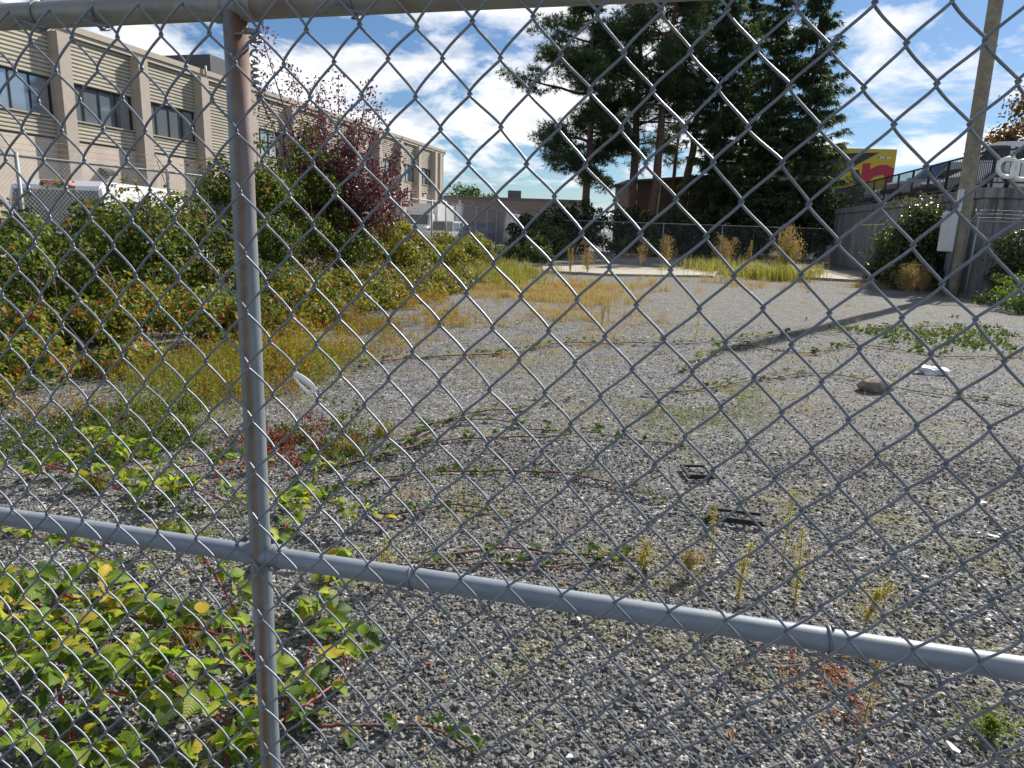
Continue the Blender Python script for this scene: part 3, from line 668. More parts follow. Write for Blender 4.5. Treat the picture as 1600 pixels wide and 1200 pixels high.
# ================================================================== TREES
M_bark = plain('pine_bark', (0.13, 0.085, 0.06), 0.9, var=0.4, scale=5, bump=0.6, bscale=15)
M_bark2 = plain('dark_bark', (0.075, 0.06, 0.05), 0.9, var=0.3, scale=5)
M_pine = leafmat('pine_needles', [(0, (0.035, 0.062, 0.028)), (0.5, (0.055, 0.09, 0.04)), (1, (0.085, 0.12, 0.055))], 0.32, 0.6)
M_spruce = leafmat('spruce_needles', [(0, (0.03, 0.052, 0.022)), (0.5, (0.048, 0.078, 0.032)), (1, (0.075, 0.105, 0.04))], 0.32, 0.6)
NEEDLE_V = np.array([[0, -0.5, 0], [0, 0.5, 0], [1, 0, 0]]); NEEDLE_F = np.array([[0, 1, 2]])
def tufts(P, D, per, L, W, spread=0.9):
    n = len(P); PP = np.repeat(P, per, 0)+RNG.normal(0, L*0.12, (n*per, 3)); DD = unit(np.repeat(unit(D), per, 0)+spread*RNG.normal(size=(n*per, 3)))
    l = L*RNG.uniform(0.6, 1.2, n*per); return scatter(PP, DD, rdir(n*per), l, W, NEEDLE_V, NEEDLE_F)
def limb(p0, d, L, sag, r, n=6):
    t = np.linspace(0, 1, n)[:, None]; d = unit(np.asarray(d, float)); wob = np.cumsum(RNG.normal(0, 0.05*L/n, (n, 3)), 0)
    p = p0+d*L*t+np.array([0, 0, 1.0])*sag*L*t**2+wob; p[0] = p0; return p, np.linspace(r, r*0.25, n)
def pine(base, h, spread, bare, label, seed, lean=(0, 0), limbs=46, side=None, cat='tree', tuft=22, gaps=0.0):
    global RNG; RNG = np.random.default_rng(seed)
    t = empty('pine_tree', base, 0, label, cat); zs = np.linspace(-0.2, h, 14); wob = np.cumsum(RNG.normal(0, 0.06, (14, 2)), 0); wob -= wob[0]
    tp = np.c_[lean[0]*(zs/h)+wob[:, 0], lean[1]*(zs/h)+wob[:, 1], zs]; b = MB(); b.tube(tp, np.linspace(0.019*h, 0.04, 14), 10); b.build('trunk', M_bark, t)
    lb = MB(); CP, CD = [], []
    for k in range(limbs):
        f = bare+(0.99-bare)*(k+RNG.random())/limbs; z = f*h; p0 = np.array([np.interp(z, zs, tp[:, 0]), np.interp(z, zs, tp[:, 1]), z])
        a = RNG.uniform(0, 2*PI); prof = math.sin(min(1, (f-bare)/(1-bare)*0.9+0.22)*PI)**0.6; L = spread*prof*RNG.uniform(0.55, 1.15)
        if side is not None: L *= 1+0.45*math.cos(a-side)
        p, r = limb(p0, (math.cos(a), math.sin(a), RNG.uniform(0.0, 0.45)), L, RNG.uniform(-0.12, 0.12), 0.02+0.018*L)
        lb.tube(p, r, 5)
        ns = int(4+L*2.2)
        for q in range(ns):
            s = RNG.uniform(0.35, 1.0); i = s*(len(p)-1); j = min(int(i), len(p)-2); c = p[j]+(p[j+1]-p[j])*(i-j)
            sd_ = unit(np.array([math.cos(a), math.sin(a), 0.15])+RNG.normal(0, 0.7, 3)); e = c+sd_*RNG.uniform(0.25, 0.75)*min(1.2, 0.4+L*0.3)
            if q % 2 == 0: lb.tube([c, (c+e)/2+[0, 0, 0.03], e], [0.018, 0.012, 0.006], 4)
            m = tuft; dd = rdir(m); cr = RNG.uniform(0.30, 0.64); CP.append(e+dd*(RNG.random((m, 1))**0.5)*cr*np.array([1.25, 1.25, 0.55])); CD.append(dd+np.array([0, 0, 0.4]))
    lb.build('limbs', M_bark, t)['kind'] = 'stuff'
    P = np.vstack(CP); V, F_ = tufts(P, np.vstack(CD), 6, 0.29, 0.04)
    link('crown', np_mesh('crown', V, F_), t, M_pine); return t
def spruce(base, h, spread, label, seed, bottom=0.06, step=0.33, dens=1.0):
    global RNG; RNG = np.random.default_rng(seed)
    t = empty('spruce_tree', base, 0, label, 'tree'); zs = np.linspace(-0.2, h, 10); b = MB(); b.tube(np.c_[np.zeros(10), np.zeros(10), zs], np.linspace(0.015*h, 0.02, 10), 10); b.build('trunk', M_bark2, t)
    lb = MB(); CP, CD = [], []; z = bottom*h
    while z < h*0.985:
        f = z/h; L0 = 1.15*spread*(1-f)**0.7*min(1, 0.55+f*3)
        for q in range(5):
            a = RNG.uniform(0, 2*PI); L = L0*RNG.uniform(0.5, 1.18)
            if L < 0.15: L = 0.15
            p, r = limb(np.array([0, 0, z+RNG.uniform(-.15, .15)]), (math.cos(a), math.sin(a), 0.15-0.25*(1-f)), L, RNG.uniform(0.0, 0.2), 0.012+0.012*L); lb.tube(p, r, 4)
            ns = int((6+L*13)*dens); s = RNG.uniform(0.12, 1, ns); i = s*(len(p)-1); j = np.minimum(i.astype(int), len(p)-2); c = p[j]+(p[j+1]-p[j])*(i-j)[:, None]
            lat = np.array([-math.sin(a), math.cos(a), 0])*RNG.normal(0, 0.16*L*0.6, ns)[:, None]; CP.append(c+lat+np.array([0, 0, -0.05])); CD.append(np.c_[np.full((ns, 2), 0)+lat[:, :2]*1.2+np.array([math.cos(a), math.sin(a)])*0.5, np.full(ns, -0.55)])
        z += step*RNG.uniform(0.75, 1.25)
    lb.build('limbs', M_bark2, t)['kind'] = 'stuff'; V, F_ = tufts(np.vstack(CP), np.vstack(CD), 8, 0.40, 0.065, 0.42)
    link('crown', np_mesh('crown', V, F_), t, M_spruce); return t
def tb(x, d, z=0.1): p = at(x, 380, d); return (p[0], p[1], z)
pine(tb(912, 45), 15.8, 3.5, 0.26, 'leftmost dark pine with a shaggy crown leaning over the warehouse', 11, (-0.5, 0), 58, PI, tuft=32)
pine(tb(980, 47), 18.5, 3.6, 0.30, 'tall pine with reddish trunk left of the shed', 12, (0.1, 0), 46)
pine(tb(1012, 45.5), 18.5, 3.5, 0.47, 'tall straight pine rising in front of the brown shed', 13, (0.2, 0), 42)
pine(tb(1062, 47), 17.5, 3.0, 0.45, 'leaning pine with bare forked lower trunk beside the shed', 14, (0.6, 0), 34)
pine(tb(1045, 49), 11.0, 1.5, 0.55, 'thin half-bare young pine between the larger pines', 15, (0.1, 0), 14, tuft=18)
spruce(tb(1108, 45), 17.6, 2.4, 'narrow dark spruce beside the pines', 21, dens=0.7)
spruce(tb(1143, 48), 17.8, 2.2, 'slim spruce behind the two nearer spruces', 22, dens=0.6)
spruce(tb(1182, 44), 18.2, 2.6, 'tall dark spruce in the middle of the spruce row', 23, dens=0.7)
spruce(tb(1240, 43), 16.2, 3.1, 'rightmost spruce with drooping boughs and pointed top', 24, dens=0.8)
RNG = np.random.default_rng(31)
def leafy_tree(name, base, h, rad, mat, label, seed, leaf=0.16, n=60, per=10, flat=0.8, trunk=0.12, crown0=0.35, bark=M_bark2):
    global RNG; RNG = np.random.default_rng(seed)
    t = empty(name, base, 0, label, 'tree'); b = MB(); b.tube([(0, 0, -0.1), (0.05, 0, h*0.3), (0, 0.05, h*0.7)], [trunk, trunk*0.7, trunk*0.3], 8); b.build('trunk', bark, t)
    lb = MB(); cs, rs = [], []
    for k in range(n):
        d = rdir(1)[0]; c = np.array([0, 0, h*(crown0+1)/2])+d*np.array([rad, rad, h*(1-crown0)/2])*RNG.random()**0.4*0.88
        cs.append(c); rs.append(RNG.uniform(0.16, 0.30)*rad)
        if k % 2 == 0: lb.tube([(0, 0, h*RNG.uniform(0.25, 0.55)), c*0.6+np.array([0, 0, 0.15*h]), c], [trunk*0.25, trunk*0.15, 0.012], 4)
    lb.build('limbs', bark, t)['kind'] = 'stuff'; V, F_ = clump_leaves(cs, rs, per, leaf, flat, 0.9)
    link('crown', np_mesh('crown', V, F_), t, mat); return t
M_green = leafmat('dull_green_leaves', [(0, (0.04, 0.065, 0.02)), (0.6, (0.07, 0.10, 0.035)), (1, (0.12, 0.14, 0.05))], 0.35)
M_rust = leafmat('autumn_brown_leaves', [(0, (0.06, 0.055, 0.02)), (0.5, (0.13, 0.075, 0.03)), (1, (0.20, 0.12, 0.045))], 0.4, tint=(1.2, 1.0, 0.6))
leafy_tree('deciduous_tree', (-6.0, 92, 0), 7.2, 3.6, M_green, 'round green tree behind the brown warehouse', 41, 0.3, 60, 5)
leafy_tree('deciduous_tree', (34.6, 46, 0), 12.0, 5.4, M_rust, 'reddish autumn tree rising behind the white vehicle on the deck', 42, 0.26, 90, 6, crown0=0.3)
# purple-leaved plum tree in the hedge
M_plum = leafmat('purple_plum_leaves', [(0, (0.045, 0.018, 0.024)), (0.5, (0.095, 0.035, 0.045)), (0.85, (0.155, 0.065, 0.075)), (1, (0.25, 0.14, 0.13))], 0.38, 0.45, tint=(1.25, 0.75, 0.8), spec=0.6)
def plum():
    global RNG; RNG = np.random.default_rng(52)
    c = at(525, 415, 16.5); t = empty('plum_tree', (c[0], c[1], 0), 0, 'purple-leaved plum tree with upright shoots growing out of the hedge', 'tree')
    b = MB(); b.tube([(0, 0, -0.1), (0.03, 0, 0.8), (0.0, 0.05, 1.5)], [0.10, 0.08, 0.06], 8); b.build('trunk', M_bark2, t); lb = MB(); P, D = [], []
    tips = [(-1.35, 5.75), (-0.95, 4.9), (-1.55, 4.55), (-0.55, 4.65), (0.15, 4.7), (0.5, 4.0), (0.85, 4.45), (-0.2, 4.2), (1.2, 3.9), (1.65, 3.2), (-0.8, 3.8), (0.4, 3.3), (1.75, 2.2), (-1.2, 3.4), (1.25, 2.4), (-0.4, 3.2), (0.8, 2.7), (0.1, 2.6), (-0.9, 2.8)]
    tips += [(RNG.uniform(-1.1, 1.5), RNG.uniform(1.6, 3.6)) for _ in range(34)]
    for k, (x, z) in enumerate(tips):
        y = RNG.uniform(-0.9, 0.9); e = np.array([x, y, z]); p = np.array([smooth_path([(0, 0, RNG.uniform(0.9, 1.5)), e*np.array([.62, .62, .55])+[0, 0, 0.5], e], 6)])[0]
        lb.tube(p, np.linspace(0.03, 0.005, len(p)), 5); n = 300 if k < 19 else 260
        s = RNG.uniform(0.42, 1, n)*(len(p)-1); j = np.minimum(s.astype(int), len(p)-2); q = p[j]+(p[j+1]-p[j])*(s-j)[:, None]
        wd = 0.075+0.28*(1-s/(len(p)-1))**0.7; P.append(q+RNG.normal(size=(n, 3))*wd[:, None]); D.append(RNG.normal(size=(n, 3))+np.array([0, 0, -0.5]))
    lb.build('limbs', M_bark2, t)['kind'] = 'stuff'; P = np.vstack(P); l = 0.075*RNG.uniform(0.7, 1.3, len(P)); V, F_ = scatter(P, np.vstack(D), rdir(len(P)), l, l*0.55, LEAF6_V, LEAF6_F)
    link('crown', np_mesh('crown', V, F_), t, M_plum)
plum()
# ================================================================== HEDGES AND SHRUBS
M_bramble = leafmat('bramble_leaves', [(0, (0.022, 0.044, 0.011)), (0.45, (0.042, 0.078, 0.018)), (0.74, (0.085, 0.13, 0.026)), (0.9, (0.25, 0.26, 0.05)), (0.95, (0.36, 0.20, 0.035)), (0.985, (0.30, 0.10, 0.03)), (1, (0.27, 0.03, 0.035))], 0.5, 0.5, patch=(0.15, 0.18, 0.035), spec=0.3)
M_yellowleaf = leafmat('yellowing_leaves', [(0, (0.10, 0.13, 0.025)), (0.5, (0.20, 0.21, 0.035)), (0.85, (0.30, 0.24, 0.04)), (1, (0.32, 0.13, 0.03))], 0.45, 0.5, patch=(0.10, 0.14, 0.03))
M_ivy = leafmat('dark_ivy_leaves', [(0, (0.016, 0.034, 0.012)), (0.6, (0.032, 0.058, 0.02)), (0.93, (0.055, 0.085, 0.025)), (1, (0.16, 0.10, 0.03))], 0.3, 0.45)
M_gloss = leafmat('glossy_shrub_leaves', [(0, (0.03, 0.05, 0.018)), (0.6, (0.055, 0.085, 0.028)), (0.9, (0.10, 0.13, 0.04)), (1, (0.22, 0.12, 0.06))], 0.35, 0.36, spec=0.55)
M_stem = plain('bramble_stem', (0.13, 0.055, 0.045), 0.6, var=0.35, scale=20); M_drystem = plain('dry_stem', (0.32, 0.24, 0.13), 0.8, var=0.2)
def hedge(name, path, label, mat, seed, cat='hedge', leaf=0.062, per=60, stem=M_stem, shoots=0, six=True, dens=1.0):
    """path: list of (x, y, depth, height): a bank of clumps along it"""
    global RNG; RNG = np.random.default_rng(seed)
    p0 = np.array(path[0][:2]); t = empty(name, (p0[0], p0[1], 0), 0, label, cat); cs, rs = [], []; A = np.array(path, float)
    L = np.r_[0, np.cumsum(np.linalg.norm(np.diff(A[:, :2], axis=0), axis=1))]
    n = int(L[-1]*13.5*dens)
    for k in range(n):
        s = RNG.uniform(0, L[-1]); x, y, dp, h = [np.interp(s, L, A[:, c]) for c in range(4)]
        i = min(np.searchsorted(L, s), len(L)-1); i = max(i, 1); d = A[i, :2]-A[i-1, :2]; d /= np.linalg.norm(d); nx = np.array([-d[1], d[0]])
        off = RNG.uniform(-0.5, 0.5)*dp; f = 1-(abs(off)/(dp*0.62))**2.2; z = h*max(0.05, f)*RNG.uniform(0.15, 1.02)**0.7
        r = RNG.uniform(0.14, 0.50)*min(1, 0.5+h*0.3); cs.append((x+nx[0]*off-p0[0], y+nx[1]*off-p0[1], max(0.1, z-r*0.4))); rs.append(r)
    V, F_ = clump_leaves(cs, rs, per, leaf, 0.85, 0.5, 0.78, six=six); fo = tag(link('foliage', np_mesh('foliage', V, F_), t, mat), kind='stuff')
    sb = MB(); SP, SD = [], []
    for k in range(shoots*4):
        c = np.array(cs[RNG.integers(n)]); a = RNG.uniform(0, 2*PI); o = np.array([math.cos(a), math.sin(a), 0]); hh = RNG.uniform(0.35, 0.75)
        p = smooth_path([c*[1, 1, 0.3], c+[0, 0, hh*0.7], c+o*hh*0.5+[0, 0, hh], c+o*hh*1.3+[0, 0, hh*0.75]], 5); sb.tube(p, np.linspace(0.009, 0.004, len(p)), 4, False)
        m = 26; s_ = RNG.uniform(0.35, 1, m)*(len(p)-1); j = np.minimum(s_.astype(int), len(p)-2); SP.append(p[j]+(p[j+1]-p[j])*(s_-j)[:, None]+RNG.normal(0, 0.04, (m, 3))); SD.append(RNG.normal(size=(m, 3))+[0, 0, -0.3])
    if SP:
        P = np.vstack(SP); l = leaf*RNG.uniform(0.6, 1.5, len(P)); sv = scatter(P, np.vstack(SD), rdir(len(P))+[0, 0, 0.6], l, l*0.75)
        tag(link('shoot_leaves', np_mesh('shoot_leaves', *sv), t, mat), kind='stuff')
    for k in range(int(n*0.5)+shoots):
        c = np.array(cs[RNG.integers(n)]); a = RNG.uniform(0, 2*PI); e = c+np.array([math.cos(a), math.sin(a), 0])*RNG.uniform(0.2, 0.6)+[0, 0, RNG.uniform(0.2, 0.45) if k >= shoots else RNG.uniform(0.4, 0.8)]
        sb.tube(smooth_path([(c[0], c[1], 0), c, e], 4), 0.006, 4, False)
    sb.build('stems', stem, t)['kind'] = 'stuff'; return t
hedge('bramble_hedge', [(-7.9, 4.6, 4.0, 1.6), (-6.6, 7.6, 4.2, 1.65), (-6.1, 10.4, 4.0, 1.75)], 'bramble thicket at the far left below the white van', M_bramble, 61, per=290, six=False, leaf=0.066, shoots=8)
hedge('bramble_hedge', [(-6.4, 10.0, 3.7, 1.7), (-5.5, 13.2, 3.8, 2.25), (-5.0, 15.6, 3.4, 3.15), (-4.6, 17.8, 3.2, 2.8)], 'tallest stretch of bramble hedge around the purple tree', M_bramble, 62, per=290, six=False, leaf=0.068, shoots=14)
hedge('bramble_hedge', [(-4.6, 16.8, 3.2, 2.2), (-3.3, 20.2, 2.8, 1.6), (-2.2, 23.8, 2.4, 1.15), (-1.2, 27.0, 2.2, 1.2)], 'yellowing bramble bank sloping down past the purple tree', M_yellowleaf, 63, leaf=0.08, per=210, six=False)
hedge('low_bramble', [(-5.2, 5.0, 2.0, 0.6), (-4.3, 8.0, 2.4, 0.75), (-3.4, 11.6, 2.3, 0.7), (-2.7, 15.0, 2.2, 0.6), (-1.5, 18.4, 1.8, 0.5)], 'low fringe of mixed leaves along the foot of the hedge', leafmat('mixed_autumn_leaves', [(0, (0.05, 0.09, 0.02)), (0.45, (0.13, 0.17, 0.03)), (0.72, (0.27, 0.25, 0.045)), (0.88, (0.36, 0.21, 0.04)), (0.96, (0.36, 0.11, 0.03)), (1, (0.34, 0.035, 0.03))], 0.45, 0.5), 64, 'plants', 0.062, 210, six=False, dens=1.25)
hedge('ivy_hedge', [(0.6, 36.5, 3.0, 2.3), (2.8, 41.5, 3.5, 3.2), (6.5, 41.8, 3.5, 3.0)], 'dark bushy hedge left of the shed behind the low fence', M_ivy, 65, leaf=0.16, per=46, stem=M_drystem, six=False, dens=1.6)
hedge('ivy_hedge', [(6.2, 41.4, 3.4, 2.9), (10.5, 42.0, 3.4, 2.7), (13.5, 42.0, 3.4, 2.7)], 'dark ivy bank below the brown shed', M_ivy, 66, leaf=0.16, per=46, stem=M_drystem, six=False, dens=1.6)
hedge('ivy_hedge', [(13.2, 41.6, 3.6, 3.4), (17.0, 41.5, 3.6, 4.2), (19.3, 41.2, 3.0, 4.4)], 'ivy-smothered bank beneath the spruces by the retaining wall', M_ivy, 67, leaf=0.16, per=46, stem=M_drystem, six=False, dens=2.0)
hedge('shrub', [(0.2, 29.5, 1.9, 1.25), (0.9, 32.5, 2.2, 1.4), (1.4, 35.5, 2.4, 1.8)], 'rounded green shrub beside the end of the far fence', M_green, 68, 'shrub', 0.10, 110, M_drystem, dens=1.4)
hedge('shrub', [(12.3, 21.6, 1.7, 2.5), (13.2, 23.6, 1.8, 2.9), (13.7, 25.6, 1.6, 2.2)], 'glossy leafed shrub growing left of the pole against the wall', M_gloss, 69, 'shrub', 0.085, 150, M_stem, 14, dens=2.6)
hedge('shrub', [(16.5, 18.6, 1.8, 2.2), (14.6, 19.0, 1.8, 2.1), (13.3, 19.4, 1.6, 1.9)], 'shiny bramble shrub right of the pole at the photo edge', M_gloss, 70, 'shrub', 0.075, 170, M_stem, 14, dens=2.4)
hedge('low_bramble', [(11.0, 13.4, 1.6, 0.5), (12.2, 15.6, 2.4, 0.9), (12.6, 17.8, 2.2, 1.0)], 'low green bramble spreading onto the gravel at the right edge', leafmat('fresh_bramble', [(0, (0.05, 0.09, 0.02)), (0.6, (0.10, 0.16, 0.03)), (1, (0.22, 0.26, 0.05))], 0.45, 0.4, spec=0.6), 71, 'plants', 0.075, 130, six=False)

# ================================================================== GRASS AND HERBS (stuff)
RNG = np.random.default_rng(80)
M_dry = leafmat('dry_grass_blades', [(0, (0.26, 0.19, 0.07)), (0.5, (0.44, 0.34, 0.14)), (1, (0.58, 0.46, 0.22))], 0.35, 0.7, tint=(1.1, 1.0, 0.7))
M_ygr = leafmat('yellow_green_grass', [(0, (0.11, 0.12, 0.025)), (0.4, (0.22, 0.22, 0.04)), (0.7, (0.34, 0.28, 0.07)), (1, (0.45, 0.36, 0.15))], 0.42, 0.6)
M_olive = leafmat('olive_herb', [(0, (0.09, 0.10, 0.02)), (0.3, (0.18, 0.17, 0.035)), (0.55, (0.30, 0.21, 0.05)), (0.85, (0.33, 0.16, 0.05)), (1, (0.36, 0.09, 0.03))], 0.45, 0.6, patch=(0.30, 0.17, 0.04), pscale=1.3)
def grass(name, polys, n, h, wd, mat, label, lean=0.5, dens=None, thr=0.0):
    P = np.vstack([sample_poly(pl, int(n/len(polys))) for pl in polys])
    if dens: P = P[vnoise(P+17, dens) > thr]
    P = P+RNG.normal(0, 1, P.shape)*(0.02*P[:, 1:2]+0.05)
    cen = P[RNG.integers(0, len(P), max(8, len(P)//60))]; k = RNG.random(len(P)) < 0.72; P[k] = cen[RNG.integers(0, len(cen), k.sum())]+RNG.normal(0, 1, (k.sum(), 2))*(0.05+0.16*h)
    V, F_ = blade_mesh(onground(P)-[0, 0, 0.005], h, wd, lean); return tag(link(name, np_mesh(name, V, F_), None, mat), label, 'grass', kind='stuff')
grass('dry_grass', [pxpoly([(600, 475), (740, 440), (900, 440), (1030, 455), (1010, 490), (880, 505), (700, 515)]), pxpoly([(720, 455), (860, 440), (960, 450), (900, 480), (780, 485)])], 40000, 0.15, 0.006, M_dry, 'straw-coloured dry grass patch in the middle of the lot', 0.8, 0.55, 0.34)
grass('dry_grass', [pxpoly([(520, 540), (700, 510), (1000, 480), (1080, 520), (900, 560), (640, 640), (520, 640)])], 7000, 0.07, 0.004, M_dry, 'sparse dry stalks scattered across the gravel', 0.8, 0.8, 0.5)
grass('yellow_grass', [pxpoly([(650, 440), (700, 420), (790, 418), (840, 432), (800, 446), (690, 452)])], 11000, 0.40, 0.011, M_ygr, 'bright yellow-green grass below the bramble bank', 0.9, 1.2, 0.35)
grass('yellow_grass', [pxpoly([(1050, 430), (1080, 420), (1150, 418), (1240, 430), (1250, 444), (1180, 448), (1070, 440)]), pxpoly([(1140, 430), (1240, 430), (1240, 446), (1150, 444)])], 11000, 0.50, 0.014, M_ygr, 'yellow-green grass clump in front of the back fence', 0.9, 0.9, 0.46)
grass('dry_grass', [pxpoly([(860, 440), (1060, 440), (1240, 448), (1390, 446), (1380, 456), (1100, 458), (880, 450)])], 5000, 0.22, 0.007, M_dry, 'thin dry grass along the edge of the concrete slab', 0.6, 0.5, 0.4)
grass('dry_stalks', [pxpoly([(430, 720), (620, 560), (1000, 470), (1400, 470), (1600, 560), (1600, 900), (1100, 960), (640, 1000)])], 3600, 0.075, 0.0035, M_dry, 'thin dry stalks standing singly all over the gravel', 0.9, 1.1, 0.52)
grass('dry_stalks', [pxpoly([(900, 470), (1080, 480), (1120, 560), (960, 560), (860, 530)])], 900, 0.30, 0.004, M_dry, 'taller pale stalks in the middle distance', 0.25, 0.8, 0.4)
def herb(name, polys, n, h, label, mat, dens=0.6, thr=0.42, leaf=0.022, per=14, wr=0.45):
    P = np.vstack([sample_poly(pl, int(n/len(polys))) for pl in polys]); P = P+RNG.normal(0, 1, P.shape)*(0.025*P[:, 1:2]+0.06); P = P[vnoise(P+31, dens)+0.5*(vnoise(P+9, dens*3.3)-0.5) > thr]; B = onground(P); m = len(B)
    hh = h*RNG.uniform(0.4, 1.2, m); ln = RNG.normal(0, 0.22, (m, 2))
    s = RNG.uniform(0.1, 1, (m, per)); base = B[:, None, :]+np.concatenate([ln[:, None, :]*(hh[:, None]*s)[..., None], (hh[:, None]*s)[..., None]], -1)
    base = base.reshape(-1, 3)+RNG.normal(0, 0.012, (m*per, 3)); D = RNG.normal(size=(m*per, 3))+[0, 0, 0.9]; l = leaf*RNG.uniform(0.5, 1.4, m*per)
    lv = scatter(base, D, rdir(m*per), l, l*wr); st = blade_mesh(B, hh, 0.004, 0.3)
    V, F_ = merge(lv, st); return tag(link(name, np_mesh(name, V, F_), None, mat), label, 'weeds', kind='stuff')
herb('olive_weeds', [pxpoly([(0, 600), (120, 560), (330, 520), (480, 490), (640, 480), (600, 530), (480, 590), (400, 640), (200, 660), (0, 650)])], 6500, 0.17, 'olive and rusty feathery weeds between the hedge and the gravel', M_olive, 0.9, 0.5, 0.026, 13)
herb('olive_weeds', [pxpoly([(200, 600), (420, 560), (520, 520), (560, 560), (420, 660), (250, 690)])], 900, 0.30, 'green feathery weed tufts near the gate post', leafmat('green_herb', [(0, (0.10, 0.13, 0.02)), (0.6, (0.20, 0.22, 0.035)), (1, (0.32, 0.28, 0.06))], 0.45), 1.2, 0.56, 0.024, 26)
M_creep = leafmat('creeping_leaves', [(0, (0.05, 0.085, 0.02)), (0.6, (0.10, 0.14, 0.035)), (0.9, (0.16, 0.19, 0.06)), (1, (0.25, 0.20, 0.05))], 0.35, 0.45)
herb('golden_weeds', [pxpoly([(400, 520), (520, 470), (640, 455), (720, 470), (700, 520), (600, 545), (470, 600), (400, 600)])], 2600, 0.24, 'golden and orange weeds beyond the gate post', leafmat('golden_herb', [(0, (0.18, 0.17, 0.03)), (0.35, (0.34, 0.27, 0.05)), (0.7, (0.42, 0.24, 0.05)), (0.92, (0.40, 0.13, 0.04)), (1, (0.42, 0.05, 0.03))], 0.45), 1.0, 0.5, 0.03, 18, 0.5)
herb('low_weeds', [pxpoly([(0, 640), (500, 640), (560, 700), (520, 840), (300, 800), (0, 780)])], 2600, 0.06, 'small mixed weeds sprouting through the gravel behind the gate', M_creep, 1.1, 0.48, 0.028, 7, 0.7)
herb('low_weeds', [pxpoly([(1440, 505), (1600, 500), (1600, 545), (1500, 550), (1340, 530), (1240, 525)])], 800, 0.05, 'low green weeds creeping in from the right side', M_creep, 1.1, 0.56, 0.045, 6, 0.8)
herb('moss_weeds', [pxpoly([(1020, 610), (1180, 600), (1170, 660), (1060, 680), (1000, 650)])], 1500, 0.02, 'pale mossy patch in the middle of the gravel', leafmat('pale_moss', [(0, (0.14, 0.17, 0.03)), (1, (0.27, 0.28, 0.07))], 0.3), 0.8, 0.3, 0.012, 8)
# fallen leaves and straw over the near ground
P = sample_poly([(-1.9, 1.3), (1.7, 1.3), (4.5, 7), (-4.0, 7)], 1500); P = P[(RNG.random(len(P)) < np.clip(1.0-0.30*(P[:, 0]+1.2), 0.12, 1))]
l = RNG.uniform(0.012, 0.035, len(P)); V, F_ = scatter(onground(P)+[0, 0, 0.012], np.c_[RNG.normal(size=(len(P), 2)), RNG.normal(0, .15, len(P))], np.c_[RNG.normal(0, .3, (len(P), 2)), np.ones(len(P))], l, l*0.6, LEAF6_V, LEAF6_F)
tag(link('leaf_litter', np_mesh('leaf_litter', V, F_), None, leafmat('fallen_leaves', [(0, (0.10, 0.06, 0.03)), (0.5, (0.22, 0.14, 0.06)), (0.85, (0.36, 0.25, 0.11)), (1, (0.30, 0.05, 0.03))], 0.25, 0.7)), 'brown fallen leaves lying on the gravel', 'leaf litter', kind='stuff')
P = sample_poly([(-1.9, 1.3), (1.7, 1.3), (4.5, 7), (-4.0, 7)], 2600); P = P[(vnoise(P+5, 0.9) > 0.45)]
l = RNG.uniform(0.03, 0.13, len(P)); V, F_ = scatter(onground(P)+[0, 0, 0.012], np.c_[RNG.normal(size=(len(P), 2)), RNG.normal(0, .08, len(P))], np.tile([0, 0, 1.0], (len(P), 1)), l, 0.0028, NEEDLE_V, NEEDLE_F)
tag(link('straw_litter', np_mesh('straw_litter', V, F_), None, M_dry), 'dry straw bits strewn on the gravel', 'straw', kind='stuff')

# ================================================================== TRAILING BRAMBLE CANES
M_vine = leafmat('cane_leaves', [(0, (0.05, 0.09, 0.022)), (0.6, (0.10, 0.155, 0.035)), (0.9, (0.18, 0.23, 0.05)), (1, (0.26, 0.18, 0.05))], 0.42, 0.6, spec=0.2)
def cane(pp, label, r=0.005, leaf=0.035, gap=0.07, mat=None, lm=None, seed=0, lift=0.03, parts=False, big=None, name='bramble_cane'):
    global RNG; RNG = np.random.default_rng(900+seed); W_ = np.array([g(x, y) for x, y in pp]); W_[:, 2] = gz(W_)
    p = smooth_path(W_, 8); L = np.r_[0, np.cumsum(np.linalg.norm(np.diff(p, axis=0), axis=1))]
    p[:, 2] += 0.012+lift*np.abs(np.sin(L*2.3+seed))*np.minimum(1, (L[-1]-L)*3); p[:, :2] += np.c_[np.sin(L*5+seed)+0.5*np.sin(L*13+2*seed), np.cos(L*4.1)+0.5*np.cos(L*17)]*0.008; p += RNG.normal(0, 0.002, p.shape)
    o0 = p[0].copy(); t = empty(name, tuple(o0), 0, label, 'vine'); b = MB(); b.tube(p-o0, np.linspace(r, r*0.55, len(p)), 6)
    n = int(L[-1]/0.03)
    for k in range(n):   # thorns
        s = RNG.uniform(0, L[-1]); c = np.array([np.interp(s, L, p[:, q]) for q in range(3)])-o0; d = rdir(1)[0]; b.tube([c+d*r*0.6, c+d*(r+0.006)], [0.0022, 0.0004], 3, False)
    b.build('stem', mat or M_stem, t); s = 0.02; meshes = {}
    while s < L[-1]:
        c = np.array([np.interp(s, L, p[:, q]) for q in range(3)])-o0; sz = leaf*RNG.uniform(0.6, 1.35)
        a = RNG.uniform(0, 2*PI); tip = c+np.array([math.cos(a), math.sin(a), 0])*sz*RNG.uniform(0.3, 1.0)+[0, 0, sz*RNG.uniform(0.2, 0.9)]
        yield_leaf(t, c, tip, a, sz, lm or M_vine, parts, 3 if RNG.random() < 0.85 else 5); s += gap*RNG.uniform(0.4, 1.8)
    flush(t, lm or M_vine); return t
BUF = {}
